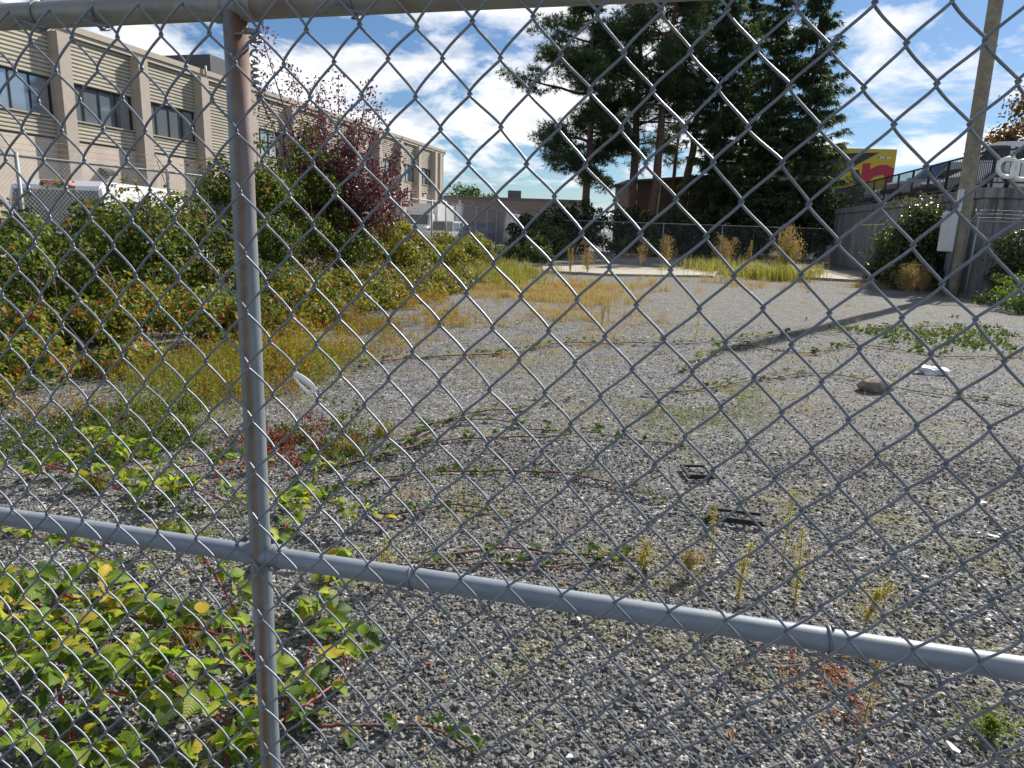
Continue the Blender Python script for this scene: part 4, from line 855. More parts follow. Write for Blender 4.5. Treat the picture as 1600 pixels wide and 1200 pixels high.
def serrated(nseg=9, seed=0):
    """one toothed leaflet with a folded midrib and pleated veins"""
    r = np.random.default_rng(seed); v = []; n = nseg; r_c = seed/3
    for k in range(n+1):
        x = k/n; wv = math.sin(PI*min(1, x*0.94+0.06)**0.72)**0.85*0.36*(1 if k < n else 0); tooth = (1.0 if k % 2 else 0.86)
        z0 = 0.05*math.sin(PI*x)-(0.10+0.16*r_c)*x*x; zz = (0.05+0.12*r_c)*wv/0.36+0.018*(1 if k % 2 else -1)
        v += [(x, 0, z0), (x+0.03, wv*tooth*r.uniform(.93, 1.07), z0+zz), (x+0.03, -wv*tooth*r.uniform(.93, 1.07), z0+zz)]
    f = []
    for k in range(n):
        a = 3*k; f += [(a, a+3, a+4), (a, a+4, a+1), (a, a+5, a+3), (a, a+2, a+5)]
    return np.array(v), np.array(f)
SER = [serrated(9, s) for s in range(4)]
LEAFME = {}
def yield_leaf(t, c, tip, a, sz, mat, parts, nl):
    fwd = unit(np.array([math.cos(a), math.sin(a), RNG.uniform(-0.25, 0.25)])); up = unit(np.array([0, 0, 1.0])+RNG.normal(0, 0.6 if parts else 0.35, 3)+0.25*fwd)
    angs = {3: [0, 1.15, -1.15], 5: [0, 0.8, -0.8, 1.75, -1.75]}[nl]; side = np.cross(up, fwd)
    for q, an in enumerate(angs):
        d = unit(fwd*math.cos(an)+side*math.sin(an)+RNG.normal(0, 0.08, 3)); l = sz*(1.0 if q == 0 else RNG.uniform(0.72, 0.9)); p0 = tip+(fwd*sz*0.2 if q == 0 else 0)
        if parts:
            k = int(RNG.integers(4)); ck = (k, mat[int(RNG.integers(len(mat)))].name) if isinstance(mat, list) else (k, mat.name)
            if ck not in LEAFME:
                me = np_mesh('leaf', SER[k][0], SER[k][1], True); me.materials.append(bpy.data.materials[ck[1]]); LEAFME[ck] = me
            o = link('leaf', LEAFME[ck], t); s_ = unit(np.cross(up, d)); u = np.cross(d, s_)
            o.matrix_local = Matrix(((d[0]*l, s_[0]*l, u[0]*l, p0[0]), (d[1]*l, s_[1]*l, u[1]*l, p0[1]), (d[2]*l, s_[2]*l, u[2]*l, p0[2]), (0, 0, 0, 1)))
        else:
            BUF.setdefault('L', []).append((p0, d, up, l))
    if np.linalg.norm(tip-c) > 0.004: BUF.setdefault('P', []).append((c, tip))
def flush(t, mat):
    if BUF.get('L'):
        A = BUF['L']; V, F_ = scatter(np.array([x[0] for x in A]), np.array([x[1] for x in A]), np.array([x[2] for x in A]), np.array([x[3] for x in A]), np.array([x[3] for x in A])*0.85, LEAF6_V, LEAF6_F)
        link('leaves', np_mesh('leaves', V, F_), t, mat)['kind'] = 'stuff'
    if BUF.get('P'):
        b = MB()
        for c, tip in BUF['P']: b.tube([c, (c+tip)/2+[0, 0, -0.004], tip], [0.0018, 0.0015, 0.001], 4, False)
        b.build('leaf_stalks', M_stem, t)['kind'] = 'stuff'
    BUF.clear()
VN = [([(500, 738), (573, 721), (675, 696), (773, 686), (867, 688), (920, 681), (972, 691), (1060, 698)], 'long bramble cane with tiny leaves crossing mid-lot from the gate post'),
      ([(520, 772), (605, 752), (675, 740), (766, 737), (850, 742), (913, 752), (972, 766), (1040, 785), (1110, 812)], 'bramble cane arching right to the tilted black frame'),
      ([(640, 695), (690, 668), (724, 651), (815, 642), (899, 623)], 'dark cane running up and right behind the other canes'),
      ([(620, 700), (668, 672), (696, 665), (773, 660), (832, 672), (881, 675)], 'short dark cane between two longer canes'),
      ([(560, 578), (605, 567), (675, 560), (780, 556), (867, 542), (955, 539), (1060, 539), (1150, 532), (1232, 525), (1337, 521), (1469, 508)], 'farthest leafy cane stretched across the whole lot'),
      ([(1010, 622), (1049, 615), (1124, 607), (1180, 596), (1262, 587), (1337, 594), (1450, 617), (1610, 637)], 'leafy cane passing behind the grey rock to the right'),
      ([(1060, 585), (1150, 544), (1262, 555), (1337, 542), (1487, 559), (1620, 559)], 'leafy cane crossing the shadow of the pole'),
      ([(640, 890), (668, 885), (756, 869), (812, 864), (875, 873), (945, 869), (1015, 881)], 'red cane just above the middle rail of the gate'),
      ([(650, 900), (672, 895), (760, 888), (850, 890), (930, 886), (1010, 890)], 'second red cane lying against the middle rail'),
      ([(470, 1150), (560, 1142), (620, 1144), (675, 1147), (717, 1165), (770, 1200)], 'thin red cane at the bottom of the picture'),
      ([(560, 800), (620, 812), (700, 796), (760, 800), (800, 806)], 'faint brown cane between the gate post and the black frames')]
for k, (pp, lb) in enumerate(VN):
    d = g(*pp[len(pp)//2])[1]
    cane(pp, lb, 0.0046+0.0012*d**0.5, 0.027+0.0036*d, 0.040+0.004*d, seed=k, lift=0.02) 
# ------------------------------------------------------------------ near bramble at the lower left, each leaf a part
def nearleaf(name, col, trans=0.5):
    m, t, b = newmat(name); co = N(t, 'ShaderNodeTexCoord').outputs['Object']; oi = N(t, 'ShaderNodeObjectInfo').outputs['Random']
    sx = N(t, 'ShaderNodeSeparateXYZ'); t.links.new(co, sx.inputs[0]); ay = M(t, 'ABSOLUTE', sx.outputs[1])
    vein = M(t, 'SINE', M(t, 'MULTIPLY', M(t, 'SUBTRACT', sx.outputs[0], M(t, 'MULTIPLY', ay, 0.9)), 52.0))
    c = ramp(t, oi, [(0.0, tuple(x*0.6 for x in col)), (0.5, col), (1.0, (min(1, col[0]*1.45), min(1, col[1]*1.25), col[2]))])
    c = mixc(t, 1.0, c, ramp(t, vein, [(0.0, 0.95), (0.8, 1.0), (1.0, 1.15)]), 'MULTIPLY')
    c = mixc(t, ramp(t, ay, [(0.0, 0.55), (0.018, 0.0)]), c, (min(1, col[0]*1.6+0.06), min(1, col[1]*1.4+0.05), col[2]+0.02))
    mp = N(t, 'ShaderNodeVectorMath'); mp.operation = 'ADD'; t.links.new(co, mp.inputs[0]); cx = N(t, 'ShaderNodeCombineXYZ'); t.links.new(M(t, 'MULTIPLY', oi, 37.0), cx.inputs[0]); t.links.new(cx.outputs[0], mp.inputs[1])
    c = mixc(t, ramp(t, noise(t, mp.outputs[0], 3.2, 5, 0.7), [(0.66, 0.0), (0.73, 0.7)]), c, (0.22, 0.12, 0.035))
    t.links.new(c, b.inputs['Base Color']); setin(b, Roughness=0.5); b.inputs['Specular IOR Level'].default_value = 0.3
    bp = N(t, 'ShaderNodeBump'); bp.inputs['Strength'].default_value = 0.18; bp.inputs['Distance'].default_value = 0.02; t.links.new(vein, bp.inputs['Height']); t.links.new(bp.outputs[0], b.inputs['Normal'])
    tr = N(t, 'ShaderNodeBsdfTranslucent'); t.links.new(mixc(t, 1.0, c, (1.15, 1.25, 0.6), 'MULTIPLY'), tr.inputs[0]); ms = N(t, 'ShaderNodeMixShader'); ms.inputs[0].default_value = trans
    t.links.new(b.outputs[0], ms.inputs[1]); t.links.new(tr.outputs[0], ms.inputs[2]); t.links.new(ms.outputs[0], t.nodes['Material Output'].inputs[0]); return m
M_l = [nearleaf('near_leaf_green', (0.16, 0.26, 0.03)), nearleaf('near_leaf_lime', (0.30, 0.37, 0.05), 0.48), nearleaf('near_leaf_dark', (0.075, 0.14, 0.026), 0.4), nearleaf('near_leaf_yellow', (0.42, 0.35, 0.045))]
MIX = [M_l[1], M_l[0], M_l[0], M_l[1], M_l[2], M_l[3], M_l[1], M_l[2], M_l[0]]
M_red = plain('red_cane', (0.24, 0.035, 0.05), 0.5, var=0.3, scale=30)
NEAR = [([(-60, 900), (0, 951), (35, 1018), (60, 1060), (101, 1147), (130, 1230)], 'thick red bramble cane slanting down the lower left corner', 0.0085, 0.066, 0.026),
        ([(-40, 860), (40, 872), (95, 888), (172, 915), (240, 930)], 'red bramble cane with yellow leaves just under the rail at left', 0.006, 0.058, 0.032),
        ([(-30, 960), (105, 981), (168, 986), (260, 990), (350, 983)], 'bramble cane full of bright leaves running right toward the post', 0.006, 0.068, 0.026),
        ([(20, 960), (105, 995), (154, 1014), (210, 1040), (300, 1090)], 'bramble cane dipping right below the bright leafy one', 0.006, 0.066, 0.026),
        ([(230, 980), (315, 1025), (360, 1052), (400, 1078), (470, 1120)], 'red thorny cane passing behind the foot of the gate post', 0.006, 0.056, 0.036),
        ([(-40, 1080), (60, 1100), (180, 1130), (325, 1116), (395, 1175), (440, 1230)], 'bramble cane along the bottom edge left of the post', 0.006, 0.064, 0.026),
        ([(-60, 1160), (60, 1185), (180, 1200), (300, 1215)], 'lowest bramble cane at the bottom left corner', 0.006, 0.064, 0.028),
        ([(430, 1150), (480, 1080), (500, 1000), (520, 930), (505, 880)], 'upright red bramble shoot right of the gate post', 0.005, 0.062, 0.036),
        ([(430, 900), (460, 850), (470, 790), (500, 745), (520, 725)], 'bramble shoot with dark leaves right of the post above the rail', 0.005, 0.062, 0.042),
        ([(60, 760), (180, 770), (280, 790), (350, 800), (390, 790)], 'leafy cane above the rail left of the post', 0.005, 0.062, 0.038),
        ([(-40, 1010), (40, 1040), (120, 1060), (220, 1080), (330, 1150), (360, 1210)], 'leafy bramble cane in the middle of the lower left patch', 0.005, 0.06, 0.026),
        ([(240, 860), (300, 900), (360, 960), (390, 1020), (385, 1090)], 'leafy cane descending just left of the post below the rail', 0.005, 0.058, 0.032),
        ([(440, 1190), (500, 1150), (540, 1090), (530, 1030), (500, 970)], 'curling bramble shoot with yellow leaves right of the post', 0.005, 0.058, 0.036),
        ([(0, 740), (70, 750), (150, 735), (230, 760)], 'short leafy cane above the rail at the far left', 0.005, 0.056, 0.036),
        ([(440, 830), (500, 820), (560, 840), (600, 820)], 'leafy shoot just right of the post above the rail', 0.004, 0.05, 0.036),
        ([(120, 720), (220, 730), (330, 745), (420, 730)], 'smaller leafy cane behind the post higher up', 0.005, 0.06, 0.05)]
for k, (pp, lb, r, lf, gp) in enumerate(NEAR):
    cane(pp, lb, r, lf, gp, M_red, MIX, seed=40+k, lift=0.13, parts=True)

# ================================================================== SINGLE WEEDS
M_tan = leafmat('tan_weed_heads', [(0, (0.24, 0.17, 0.07)), (0.5, (0.38, 0.29, 0.12)), (1, (0.48, 0.40, 0.18))], 0.4, 0.7, tint=(1.1, 1.0, 0.7))
M_wgreen = leafmat('weed_spike_leaves', [(0, (0.22, 0.19, 0.05)), (0.5, (0.42, 0.35, 0.11)), (1, (0.58, 0.48, 0.2))], 0.45, 0.6)
def weed(base, h, label, seed, mat=M_tan, spikes=1, bushy=False, leaf=0.021, name='dry_weed'):
    global RNG; RNG = np.random.default_rng(1500+seed); z0 = gz(base[:2])[0]; t = empty(name, (base[0], base[1], z0), 0, label, 'weed'); b = MB(); P, D = [], []
    for s in range(spikes):
        a = RNG.uniform(0, 2*PI); ln = RNG.uniform(0.0, 0.16)+(0.22 if bushy else 0)*RNG.random(); hh = h*(1 if s == 0 else RNG.uniform(0.55, 0.95))
        tip = np.array([math.cos(a)*ln*hh, math.sin(a)*ln*hh, hh]); p = smooth_path([(0, 0, 0), tip*np.array([.3, .3, .5]), tip], 6); b.tube(p, np.linspace(0.0035, 0.0012, len(p))*max(1, h*1.6), 5)
        n = int((190 if not bushy else 130)*max(1, (h/0.4)**0.8)); q = RNG.uniform(0.25, 1, n) if bushy else 0.12+0.88*RNG.random(n)**0.6; c = np.c_[[np.interp(q*hh, p[:, 2], p[:, k]) for k in range(3)]].T
        wd = (0.006+(0.028 if bushy else 0.0075)*np.sin(PI*np.clip((q-0.3)/0.7, 0, 1)))*max(1, h*2.2)*(2.2 if bushy else 1); P.append(c+RNG.normal(size=(n, 3))*wd[:, None]*[1, 1, 0.6]); D.append(RNG.normal(size=(n, 3))+[0, 0, 1.0])
        if bushy:
            for _ in range(5):
                qq = RNG.uniform(0.3, 0.9); c0 = np.array([np.interp(qq*hh, p[:, 2], p[:, k]) for k in range(3)]); e = c0+rdir(1)[0]*[1, 1, 0.2]*0.22*h+[0, 0, 0.18*h]; b.tube([c0, e], [0.003*h, 0.001], 4, False)
                m = 30; s_ = RNG.random((m, 1)); P.append(c0+(e-c0)*s_+RNG.normal(0, 0.02*h, (m, 3))); D.append(RNG.normal(size=(m, 3))+[0, 0, .6])
    b.build('stem', M_drystem, t); P = np.vstack(P); l = leaf*(0.62 if h < 0.5 else 1.0)*RNG.uniform(0.5, 1.4, len(P))*max(1, h*1.5); V, F_ = scatter(P, np.vstack(D), rdir(len(P)), l, l*0.42)
    link('seed_heads', np_mesh('seed_heads', V, F_), t, mat)['kind'] = 'stuff'; return t
WD = [((1220, 905), 0.40, 'tall yellow spike weed right of the tilted black frame', 1, M_wgreen, 1, False), ((1240, 958), 0.37, 'spike weed standing nearest above the rail at right centre', 2, M_wgreen, 2, False),
      ((1150, 956), 0.30, 'green-yellow spike weed rising just above the middle rail', 3, M_wgreen, 2, False), ((1112, 880), 0.30, 'pale spike weed in front of the tilted black frame', 4, M_wgreen, 1, False),
      ((1350, 985), 0.22, 'small yellow flowering weed touching the rail at right', 5, M_wgreen, 3, True), ((1335, 1195), 0.34, 'thin straw weed rising from the bottom edge below the rail', 6, M_tan, 1, False),
      ((1000, 895), 0.16, 'pale fluffy weed beside the red canes', 7, M_wgreen, 2, True), ((1075, 905), 0.17, 'straw-yellow weed leaning beside the pale fluffy one', 8, M_tan, 3, True),
      ((600, 925), 0.20, 'yellow trailing weed below the rail right of the post', 9, M_wgreen, 3, True),
      ((548, 512), 0.48, 'tan feathery weed standing behind the white strip', 10, M_tan, 6, True), ((950, 505), 0.40, 'thin dry weed stalk in the middle of the lot', 11, M_tan, 2, False), ((1085, 545), 0.42, 'yellow-green stalk weed at the leafy far cane', 12, M_wgreen, 2, False), ((940, 512), 0.5, 'faint tall dry stalk near the straw patch', 13, M_tan, 2, False),
      ((890, 432), 0.95, 'pale conical weed at the left end of the slab', 14, M_tan, 3, False), ((918, 430), 1.1, 'brown open weed beside the pale conical weed', 15, M_tan, 4, True), ((1000, 424), 1.15, 'bare branching weed on the slab', 16, M_tan, 2, True), ((1042, 424), 1.3, 'tall branching weed right of the slab centre', 17, M_tan, 3, True),
      ((1130, 425), 1.4, 'tan weed behind the yellow-green grass', 18, M_tan, 5, True), ((1168, 428), 1.2, 'second tan weed behind the yellow-green grass', 19, M_tan, 4, False), ((1225, 430), 1.85, 'big reddish tan weed rising from the grass clump', 20, M_tan, 8, True),
      ((1388, 450), 1.25, 'pale spiky weed cluster left of the big straw bush', 21, M_tan, 5, False), ((1415, 462), 0.95, 'big straw-coloured bush at the edge of the gravel left of the pole', 22, M_tan, 16, True), ((1440, 460), 0.85, 'rounded dry bush between the pole and the straw bush', 23, M_tan, 10, True), ((1350, 424), 1.5, 'brown dead shrub against the retaining wall', 24, M_rust, 9, True),
      ((1545, 1150), 0.07, 'tiny green tuft of grass at the lower right corner', 25, leafmat('green_tuft', [(0, (0.12, 0.18, 0.03)), (1, (0.25, 0.26, 0.06))], 0.4), 6, True)]
for (q, h, lb, sdd, mt, sp_, bu) in WD: weed(g(*q), h, lb, sdd, mt, sp_, bu)
M_sedum = leafmat('red_creeper', [(0, (0.22, 0.05, 0.03)), (0.6, (0.36, 0.09, 0.05)), (1, (0.40, 0.18, 0.08))], 0.35)
herb('red_creeper', [pxpoly([(1270, 1040), (1320, 1040), (1345, 1110), (1280, 1125), (1260, 1090)])], 60, 0.03, 'red creeping weed on the gravel below the rail at right', M_sedum, 3.0, 0.3, 0.012, 10)
herb('red_creeper', [pxpoly([(430, 690), (470, 670), (500, 690), (470, 720), (430, 720)])], 260, 0.08, 'dark red dried weed right of the gate post', leafmat('dark_red_weed', [(0, (0.14, 0.04, 0.03)), (1, (0.26, 0.10, 0.05))], 0.3), 3.0, 0.2, 0.03, 12)
# grass tufts as little clumps
for k, (q, h, n, lb) in enumerate([((600, 682), 0.10, 120, 'bright green grass tuft beside the long cane'), ((545, 705), 0.10, 90, 'small grass tuft nearer the post than the other'), ((150, 765), 0.13, 130, 'green grass tuft behind the rail at far left'), ((225, 690), 0.12, 90, 'grass tuft among the weeds left of the post'), ((290, 1010), 0.10, 110, 'brownish grass tuft among the bramble leaves')]):
    RNG = np.random.default_rng(70+k); c = g(*q); P = np.c_[c[0]+RNG.normal(0, 0.035, n), c[1]+RNG.normal(0, 0.03, n)]; V, F_ = blade_mesh(onground(P), h, 0.005, 0.9)
    o = link('grass_tuft', np_mesh('grass_tuft', V-[c[0], c[1], 0], F_), None, M_ygr if k != 4 else M_olive); o.location = (c[0], c[1], 0); tag(o, lb, 'grass')

# ================================================================== DEBRIS
M_plastic = plain('black_plastic', (0.022, 0.024, 0.027), 0.35, var=0.2)
def frame(c, w_, h_, bw, rz, tilt, label):
    t = empty('plastic_tray', (c[0], c[1], gz(c[:2])[0]+0.02), rz, label, 'frame'); t.rotation_euler = (tilt[0], tilt[1], rz); th = 0.016
    for a, b_ in (((-w_/2, -h_/2, 0), (w_/2, -h_/2+bw, th)), ((-w_/2, h_/2-bw*0.7, 0), (w_/2, h_/2, th)), ((-w_/2, -h_/2+bw+.001, 0), (-w_/2+bw*1.1, h_/2-bw*0.7-.001, th)), ((w_/2-bw*0.8, -h_/2+bw+.001, 0), (w_/2, h_/2-bw*0.7-.001, th))):
        m = MB(); m.box(a, b_); m.build('bar', M_plastic, t, 0.003)
    m = MB(); m.box((-w_/2+0.012, -h_/2+0.008, th), (w_/2-0.012, -h_/2+0.016, th+0.012)); m.build('lip', M_plastic, t)
    return t
frame(g(1088, 746), 0.165, 0.22, 0.022, 0.03, (0.03, 0.0), 'square black plastic frame lying on the gravel')
frame(g(1148, 812), 0.30, 0.16, 0.022, -0.30, (0.02, -0.03), 'tilted rectangular black plastic frame nearer the gate')
def lump(name, c, r, mat, label, cat, seed, n=3, jag=0.25, flat=0.6):
    bm = bmesh.new(); bmesh.ops.create_icosphere(bm, subdivisions=n, radius=1); rr = np.random.default_rng(seed); ph = rr.uniform(0, 6, (5, 3)); fr = rr.uniform(0.8, 3.2, (5, 3))
    for v in bm.verts:
        s = sum(math.sin(v.co.x*fr[k][0]+ph[k][0])*math.sin(v.co.y*fr[k][1]+ph[k][1])*math.sin(v.co.z*fr[k][2]+ph[k][2]) for k in range(5)); v.co *= 1+jag*s+(rr.normal(0, 0.035) if n < 4 else 0.10*math.sin(9*v.co.x+4*v.co.z)*math.sin(8*v.co.y-5*v.co.z))
        v.co.x *= r[0]; v.co.y *= r[1]; v.co.z *= r[2]
    me = bpy.data.meshes.new(name); bm.to_mesh(me); bm.free(); o = link(name, me, None, mat); o.location = (c[0], c[1], gz(c[:2])[0]+r[2]*0.55); return tag(o, label, cat)
lump('rock', g(1368, 612), (0.16, 0.12, 0.10), plain('rock_grey', (0.24, 0.20, 0.165), 0.9, var=0.3, scale=14, bump=0.6, bscale=60), 'rounded grey-brown rock lying on the gravel at right', 'rock', 3, 2, 0.18)
lump('plastic_bag', g(1458, 584), (0.16, 0.10, 0.06), plain('white_plastic', (0.62, 0.63, 0.66), 0.45, var=0.15, scale=14), 'crumpled white plastic bag on the gravel beyond the rock', 'bag', 5, 4, 0.28)
M_paper = plain('paper_scrap', (0.66, 0.68, 0.70), 0.8, var=0.08)
for k, (q, s, lb) in enumerate([((1550, 842), .045, 'white paper scrap on the gravel near the right edge'), ((1532, 920), .045, 'pale flat scrap above the rail at far right'), ((1583, 835), .03, 'small white scrap touching the right edge'), ((1485, 1175), .035, 'beige flat chip at the bottom right'), ((1535, 790), .04, 'faint white scrap higher on the gravel at right'), ((905, 978), .025, 'round white chip just below the rail at centre'), ((1445, 905), .02, 'tiny white scrap between weed and right edge'), ((1540, 972), .03, 'white scrap just above the rail at far right'), ((890, 1195), .02, 'pale green chip at the bottom centre')]):
    r_ = np.random.default_rng(k+5); n = 6; an = np.sort(r_.uniform(0, 2*PI, n)); pts = [(math.cos(a)*s*r_.uniform(.6, 1.1), math.sin(a)*s*0.6*r_.uniform(.6, 1.1)) for a in an]; c = g(*q)
    b = MB(); b.prism(pts, 2, 0, 0.003); o = b.build('paper_scrap', M_paper); o.location = (c[0], c[1], gz(c[:2])[0]+0.018); o.rotation_euler = (r_.uniform(-.2, .2), r_.uniform(-.2, .2), r_.uniform(0, 6)); tag(o, lb, 'litter')
for k, (q, lb) in enumerate([((665, 1047), 'small red berry-coloured leaf lying on the gravel'), ((1297, 1187), 'pink scrap at the bottom edge right of centre')]):
    c = g(*q); V, F_ = scatter(np.array([[0, 0, 0.0]]), np.array([[1, 0.3, 0.1]]), np.array([[0.1, 0.2, 1.0]]), 0.022, 0.018, LEAF6_V, LEAF6_F); o = link('red_leaf', np_mesh('red_leaf', V, F_), None, plain('red_leaf_mat', (0.42, 0.03, 0.05), 0.5)); o.location = (c[0], c[1], 0.025); tag(o, lb, 'leaf')

# ================================================================== THE GATE IN FRONT
# plane of the wire mesh, fitted: column vector A (one diamond right), row vector B (one diamond down)
Hm = np.array([[83.4796076, -3.60363851, -233.234394], [7.01449792, 93.6323231, -245.458999], [-0.0190548134, 0.0196614515, 1.0]])
Kc = np.diag([1/FPX, 1/FPX, 1.0])@Hm; SCL = 0.080/np.linalg.norm(Kc[:, 0])
def cw(v): return RN@np.array([v[0], -v[1], -v[2]])        # camera (x right, y down, z forward) to world direction
GA, GB, GT = cw(Kc[:, 0]*SCL), cw(Kc[:, 1]*SCL), cw(Kc[:, 2]*SCL)+np.array([0, 0, CAMH])
GN = unit(np.cross(GA, GB)); GN = GN if GN@(np.array([0, 0, CAMH])-GT) > 0 else -GN     # towards the camera
gate = empty('chain_link_gate', (0, 0, 0), 0, 'galvanised pipe-framed chain-link gate filling the foreground', 'gate')
def onplane(x, y, off):
    r = ray(x, y); o = np.array([0, 0, CAMH]); p0 = GT+GN*off; return o+r*(((p0-o)@GN)/(r@GN))
RP = 0.0180; OFF = -(RP+0.0125)
def rust_post(t, co, c):
    sepx = N(t, 'ShaderNodeSeparateXYZ'); t.links.new(co, sepx.inputs[0])
    wob = M(t, 'MULTIPLY', M(t, 'SUBTRACT', noise(t, co, 3.0, 4, 0.6, scl=(1, 1, 1.2)), 0.5), 0.012)
    xx = M(t, 'ABSOLUTE', M(t, 'ADD', M(t, 'ADD', sepx.outputs[0], 0.0045), wob))
    k = ramp(t, xx, [(0.0, 1.0), (0.0032, 0.95), (0.0062, 0.0)])
    k = M(t, 'MULTIPLY', k, ramp(t, noise(t, co, 9, 5, 0.7, scl=(1, 1, 0.2)), [(0.3, 0.35), (0.6, 1.0)]))
    c = mixc(t, k, c, ramp(t, noise(t, co, 60, 4, 0.6), [(0.3, (0.15, 0.075, 0.025)), (0.7, (0.27, 0.155, 0.06))]))
    top = M(t, 'MULTIPLY', ramp(t, M(t, 'ADD', sepx.outputs[2], M(t, 'MULTIPLY', noise(t, co, 12, 4, 0.6, scl=(1, 1, 0.3)), 0.3)), [(0.62, 0.0), (1.0, 1.0)]), ramp(t, M(t, 'ADD', M(t, 'ADD', sepx.outputs[0], 0.02), M(t, 'MULTIPLY', wob, 0.8)), [(0.010, 0.9), (0.017, 0.0)]))
    return mixc(t, top, c, ramp(t, noise(t, co, 40, 4, 0.6), [(0.3, (0.13, 0.045, 0.022)), (0.7, (0.22, 0.09, 0.04))])), M(t, 'MAXIMUM', top, k)
def rust_top(t, co, c):
    k = ramp(t, noise(t, co, 2.6, 5, 0.65, off=(0.2, 0, 0)), [(0.50, 0.0), (0.62, 0.85)])
    c = mixc(t, 0.45, c, (0.22, 0.20, 0.14)); return mixc(t, k, c, (0.20, 0.10, 0.045)), k
def dull(t, co, c):
    c = mixc(t, ramp(t, noise(t, co, 7, 6, 0.7), [(0.5, 0.0), (0.75, 0.6)]), c, (0.29, 0.28, 0.24))
    sp = ramp(t, noise(t, co, 55, 2, 0.5), [(0.73, 0.0), (0.76, 1.0)])
    return mixc(t, sp, c, (0.55, 0.57, 0.6)), sp
M_post = galv('gate_post_metal', (0.235, 0.27, 0.295), 0.5, 0.25, rust_post); M_top = galv('gate_top_rail_metal', (0.33, 0.34, 0.33), 0.5, 0.4, rust_top); M_mid = galv('gate_mid_rail_metal', (0.235, 0.27, 0.315), 0.55, 0.2, dull)
def fleck(t, co, c):
    k = ramp(t, noise(t, co, 18, 5, 0.7), [(0.66, 0.0), (0.74, 0.7)]); return mixc(t, k, c, (0.20, 0.13, 0.075)), k
M_wire = galv('galvanised_wire', (0.185, 0.21, 0.245), 0.42, 0.3, fleck)
def pipe(name, a, b_, r, mat, ext=(0, 0), n=28):
    a, b_ = np.asarray(a), np.asarray(b_); u = unit(b_-a); a = a-u*ext[0]; b_ = b_+u*ext[1]; c = (a+b_)/2; L = np.linalg.norm(b_-a)
    m = MB(); m.tube([(0, 0, z) for z in np.linspace(-L/2, L/2, 9)], r, n); o = m.build(name, mat, gate)
    zx = unit(b_-a); yx = unit(GN-zx*(GN@zx)); xx = np.cross(yx, zx); o.matrix_world = Matrix(((xx[0], yx[0], zx[0], c[0]), (xx[1], yx[1], zx[1], c[1]), (xx[2], yx[2], zx[2], c[2]), (0, 0, 0, 1))); return o
pt, pbm = onplane(367, 20, OFF), onplane(423, 1190, OFF)
ug = unit(pbm-pt); pb_end = pt+ug*((0.05-pt[2])/ug[2])
pipe('upright', pb_end, pt, RP*0.97, M_post)
m0, m1 = onplane(0, 806, OFF), onplane(1600, 1046, OFF); pipe('middle_rail', m0, m1, RP*0.94, M_mid, (0.55, 0.5))
t0, t1 = onplane(0, 27, OFF), onplane(1000, -22, OFF); pipe('top_rail', t0, t1, RP*1.08, M_top, (0.55, 1.25))
# collars where the rails are welded to the upright
mx = onplane(413, 866, OFF); ur = unit(m1-m0)
for s in (-1, 1): pipe('weld_collar', mx+ur*s*0.014, mx+ur*s*0.034, RP*1.10, M_mid)
tx = onplane(368, 10, OFF); ut = unit(t1-t0)
for s in (-1, 1): pipe('weld_collar', tx+ut*s*0.014, tx+ut*s*0.034, RP*1.2, M_top)
e0, e1 = m0-ur*0.55, m1+ur*0.5
for e in (e0, e1):
    topz = (t0+ut*(((e-t0)@ut))); low_ = e+ug*((0.05-e[2])/ug[2]); pipe('upright', low_, topz, RP, M_mid)
l0, l1 = e0+ug*((0.06-e0[2])/ug[2]), e1+ug*((0.06-e1[2])/ug[2]); pipe('bottom_rail', l0, l1, RP*0.94, M_mid)
# wires of the mesh
RW = 0.00195; TW = 0.0054; EX = 0.030; rng = np.random.default_rng(99)
def lat(i, j): return GT+np.outer(i, GA)+np.outer(j, GB)
jit = {}
def jt(c, r):
    k = (round(c*2), round(r*2))
    if k not in jit: jit[k] = rng.normal(0, 0.016, 2)
    return jit[k]
for k in range(-30, 36):
    c0, c1_ = k*0.5, (k+1)*0.5; r0 = -3.5; ii, jj, nn = [], [], []
    r = r0+(0.0 if ((r0-c0) % 1 == 0) else 0.5); r_end = 15.5; ns = 8
    seq = []
    rr = -3.5
    while rr < r_end: seq.append((c0 if abs((rr-c0) % 1) < 1e-6 else c1_, rr)); rr += 0.5
    for (ca, ra), (cb, rb) in zip(seq[:-1], seq[1:]):
        s = np.linspace(0, 1, ns, endpoint=False); ja, jb = jt(ca, ra), jt(cb, rb)
        xa = ca+(-EX if ca == c0 else EX)+ja[0]; xb = cb+(-EX if cb == c0 else EX)+jb[0]
        f = 0.5+0.5*(0.84*(2*s-1)+0.16*(-np.cos(PI*s)))
        ii.append(xa+(xb-xa)*f); jj.append((ra+ja[1])+((rb+jb[1])-(ra+ja[1]))*s); sg_ = -1 if cb > ca else 1
        nn.append(sg_*TW*np.sin(PI*s)**0.7)
    ii, jj, nn = np.concatenate(ii), np.concatenate(jj), np.concatenate(nn); P = lat(ii, jj)+nn[:, None]*GN
    V, f = tube_np(P, RW, 7, False); link('wire', np_mesh('wire', V, np.array(f), True), gate, M_wire)
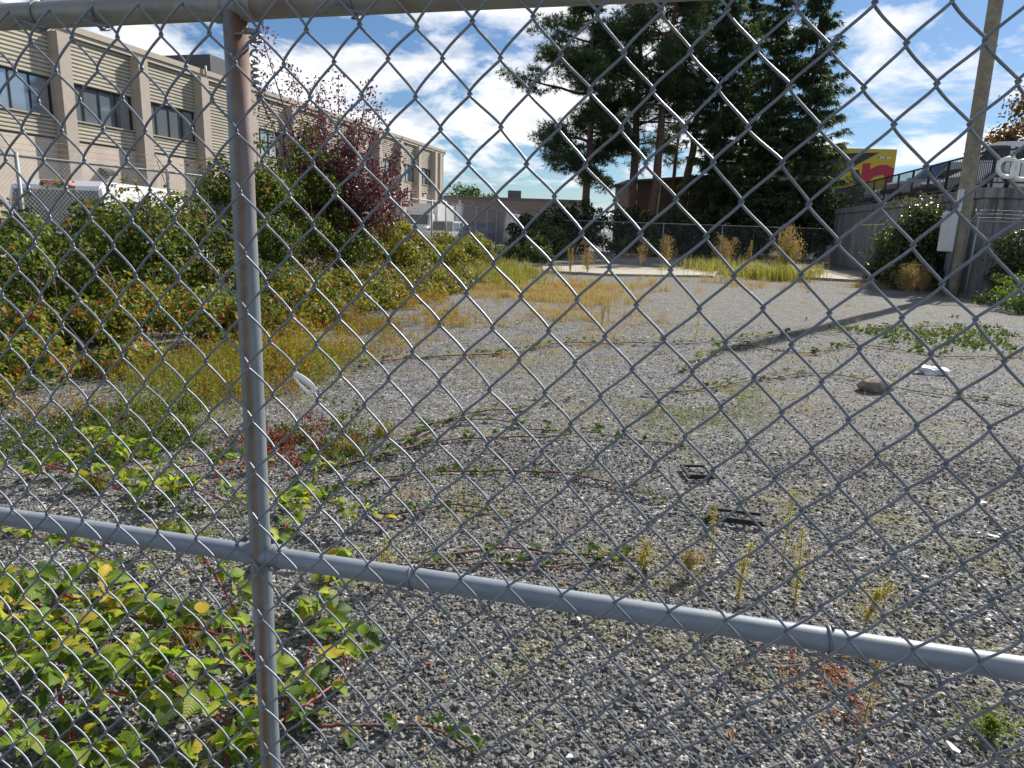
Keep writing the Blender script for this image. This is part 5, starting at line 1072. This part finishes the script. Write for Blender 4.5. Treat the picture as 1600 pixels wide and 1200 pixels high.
# tie wires
M_tie = galv('tie_wire_metal', (0.22, 0.23, 0.25), 0.5, 0.5)
def coil(c, ax, r, turns, pitch, tail=None):
    ax = unit(ax); a = unit(np.cross(ax, GN)); b_ = np.cross(ax, a); n = int(turns*14); p = [c+ax*pitch*q/14+r*(math.cos(q*2*PI/14)*a+math.sin(q*2*PI/14)*b_) for q in range(n+1)]
    return p+([c+ax*pitch*turns+x for x in tail] if tail else [])
for x, y, ax, rr_ in ((1290, 1000, ur, RP+0.002), (640, 902, ur, RP+0.002), (432, 870, ur, RP+0.002), (550, 2, ut, RP*1.08+0.002), (60, 25, ut, RP*1.08+0.002), (155, 23, ut, RP*1.08+0.002)):
    c = onplane(x, y, OFF); b = MB(); b.tube(coil(c, ax, rr_, 1.5, 0.006), 0.0022, 6); 
    e = c-GN*0 + GN*(rr_)+np.array([0, 0, -rr_*0.9]); b.tube(smooth_path([e+ax*-0.03, e+ax*-0.01+np.array([0, 0, .006]), e+ax*0.012, e+ax*0.035+np.array([0, 0, -.004])], 5), 0.0024, 6); b.build('tie_wire', M_tie, gate)
c = onplane(396, 52, -0.004); dn = unit(-GB*-1); b = MB(); b.tube(coil(c, GB, 0.0045, 2.5, 0.014)[::1], 0.0017, 6, True); c2 = c+unit(GB)*0.036; b.tube(coil(c2, GB+GA*0.06, 0.0052, 4.5, 0.0085), 0.0017, 6); b.build('spiral_tie', M_tie, gate)
pc = onplane(388, 52, OFF); b = MB(); b.tube(coil(pc, ug, RP+0.0015, 1.4, 0.006), 0.002, 6); b.tube([onplane(384, 48, -0.004), onplane(400, 50, 0.003)], 0.0045, 6); b.build('tie_wire', M_tie, gate)
# bits caught on the mesh
M_tape = leafmat('white_tape', [(0, (0.78, 0.78, 0.76)), (1, (0.82, 0.82, 0.80))], 0.25, 0.5, tint=(1, 1, 1))
def ribbon(name, pts, wdt, label, cat, mat):
    p = smooth_path(pts, 6); V = []; 
    for q in range(len(p)):
        tg = unit(p[min(q+1, len(p)-1)]-p[max(q-1, 0)]); s = unit(np.cross(tg, GN)*0.8+GN*0.5); V += [p[q]-s*wdt/2, p[q]+s*wdt/2, p[q]-s*wdt/2+GN*0.0012, p[q]+s*wdt/2+GN*0.0012]
    F_ = []
    for q in range(len(p)-1):
        a = 4*q; F_ += [(a, a+1, a+5, a+4), (a+2, a+6, a+7, a+3), (a, a+4, a+6, a+2), (a+1, a+3, a+7, a+5)]
    return tag(link(name, np_mesh(name, np.array(V), np.array(F_), True), None, mat), label, cat)
ribbon('plastic_strip', [onplane(459, 585, 0.004), onplane(468, 588, 0.016), onplane(482, 598, 0.018), onplane(490, 608, 0.008), onplane(484, 614, -0.010), onplane(470, 602, -0.012), onplane(461, 590, -0.004)], 0.009, 'white plastic strip looped on the mesh right of the post', 'strip', M_tape)
for k, (x, y, lb) in enumerate(((1575, 262, 'left of two white plastic rings hooked on the mesh'), (1597, 266, 'right of two white plastic rings, cut by the photo edge'))):
    c = onplane(x, y, 0.010); a, b_ = unit(GA), unit(GB); p = [c+0.0098*(math.cos(q*2*PI/20)*a+math.sin(q*2*PI/20)*b_*1.05)+GN*0.003*math.sin(q*2*PI/20) for q in range(21)]
    m = MB(); m.tube(p, 0.0024, 8, False); tag(m.build('plastic_ring', plain('white_plastic_ring', (0.82, 0.80, 0.74), 0.4)), lb, 'ring')
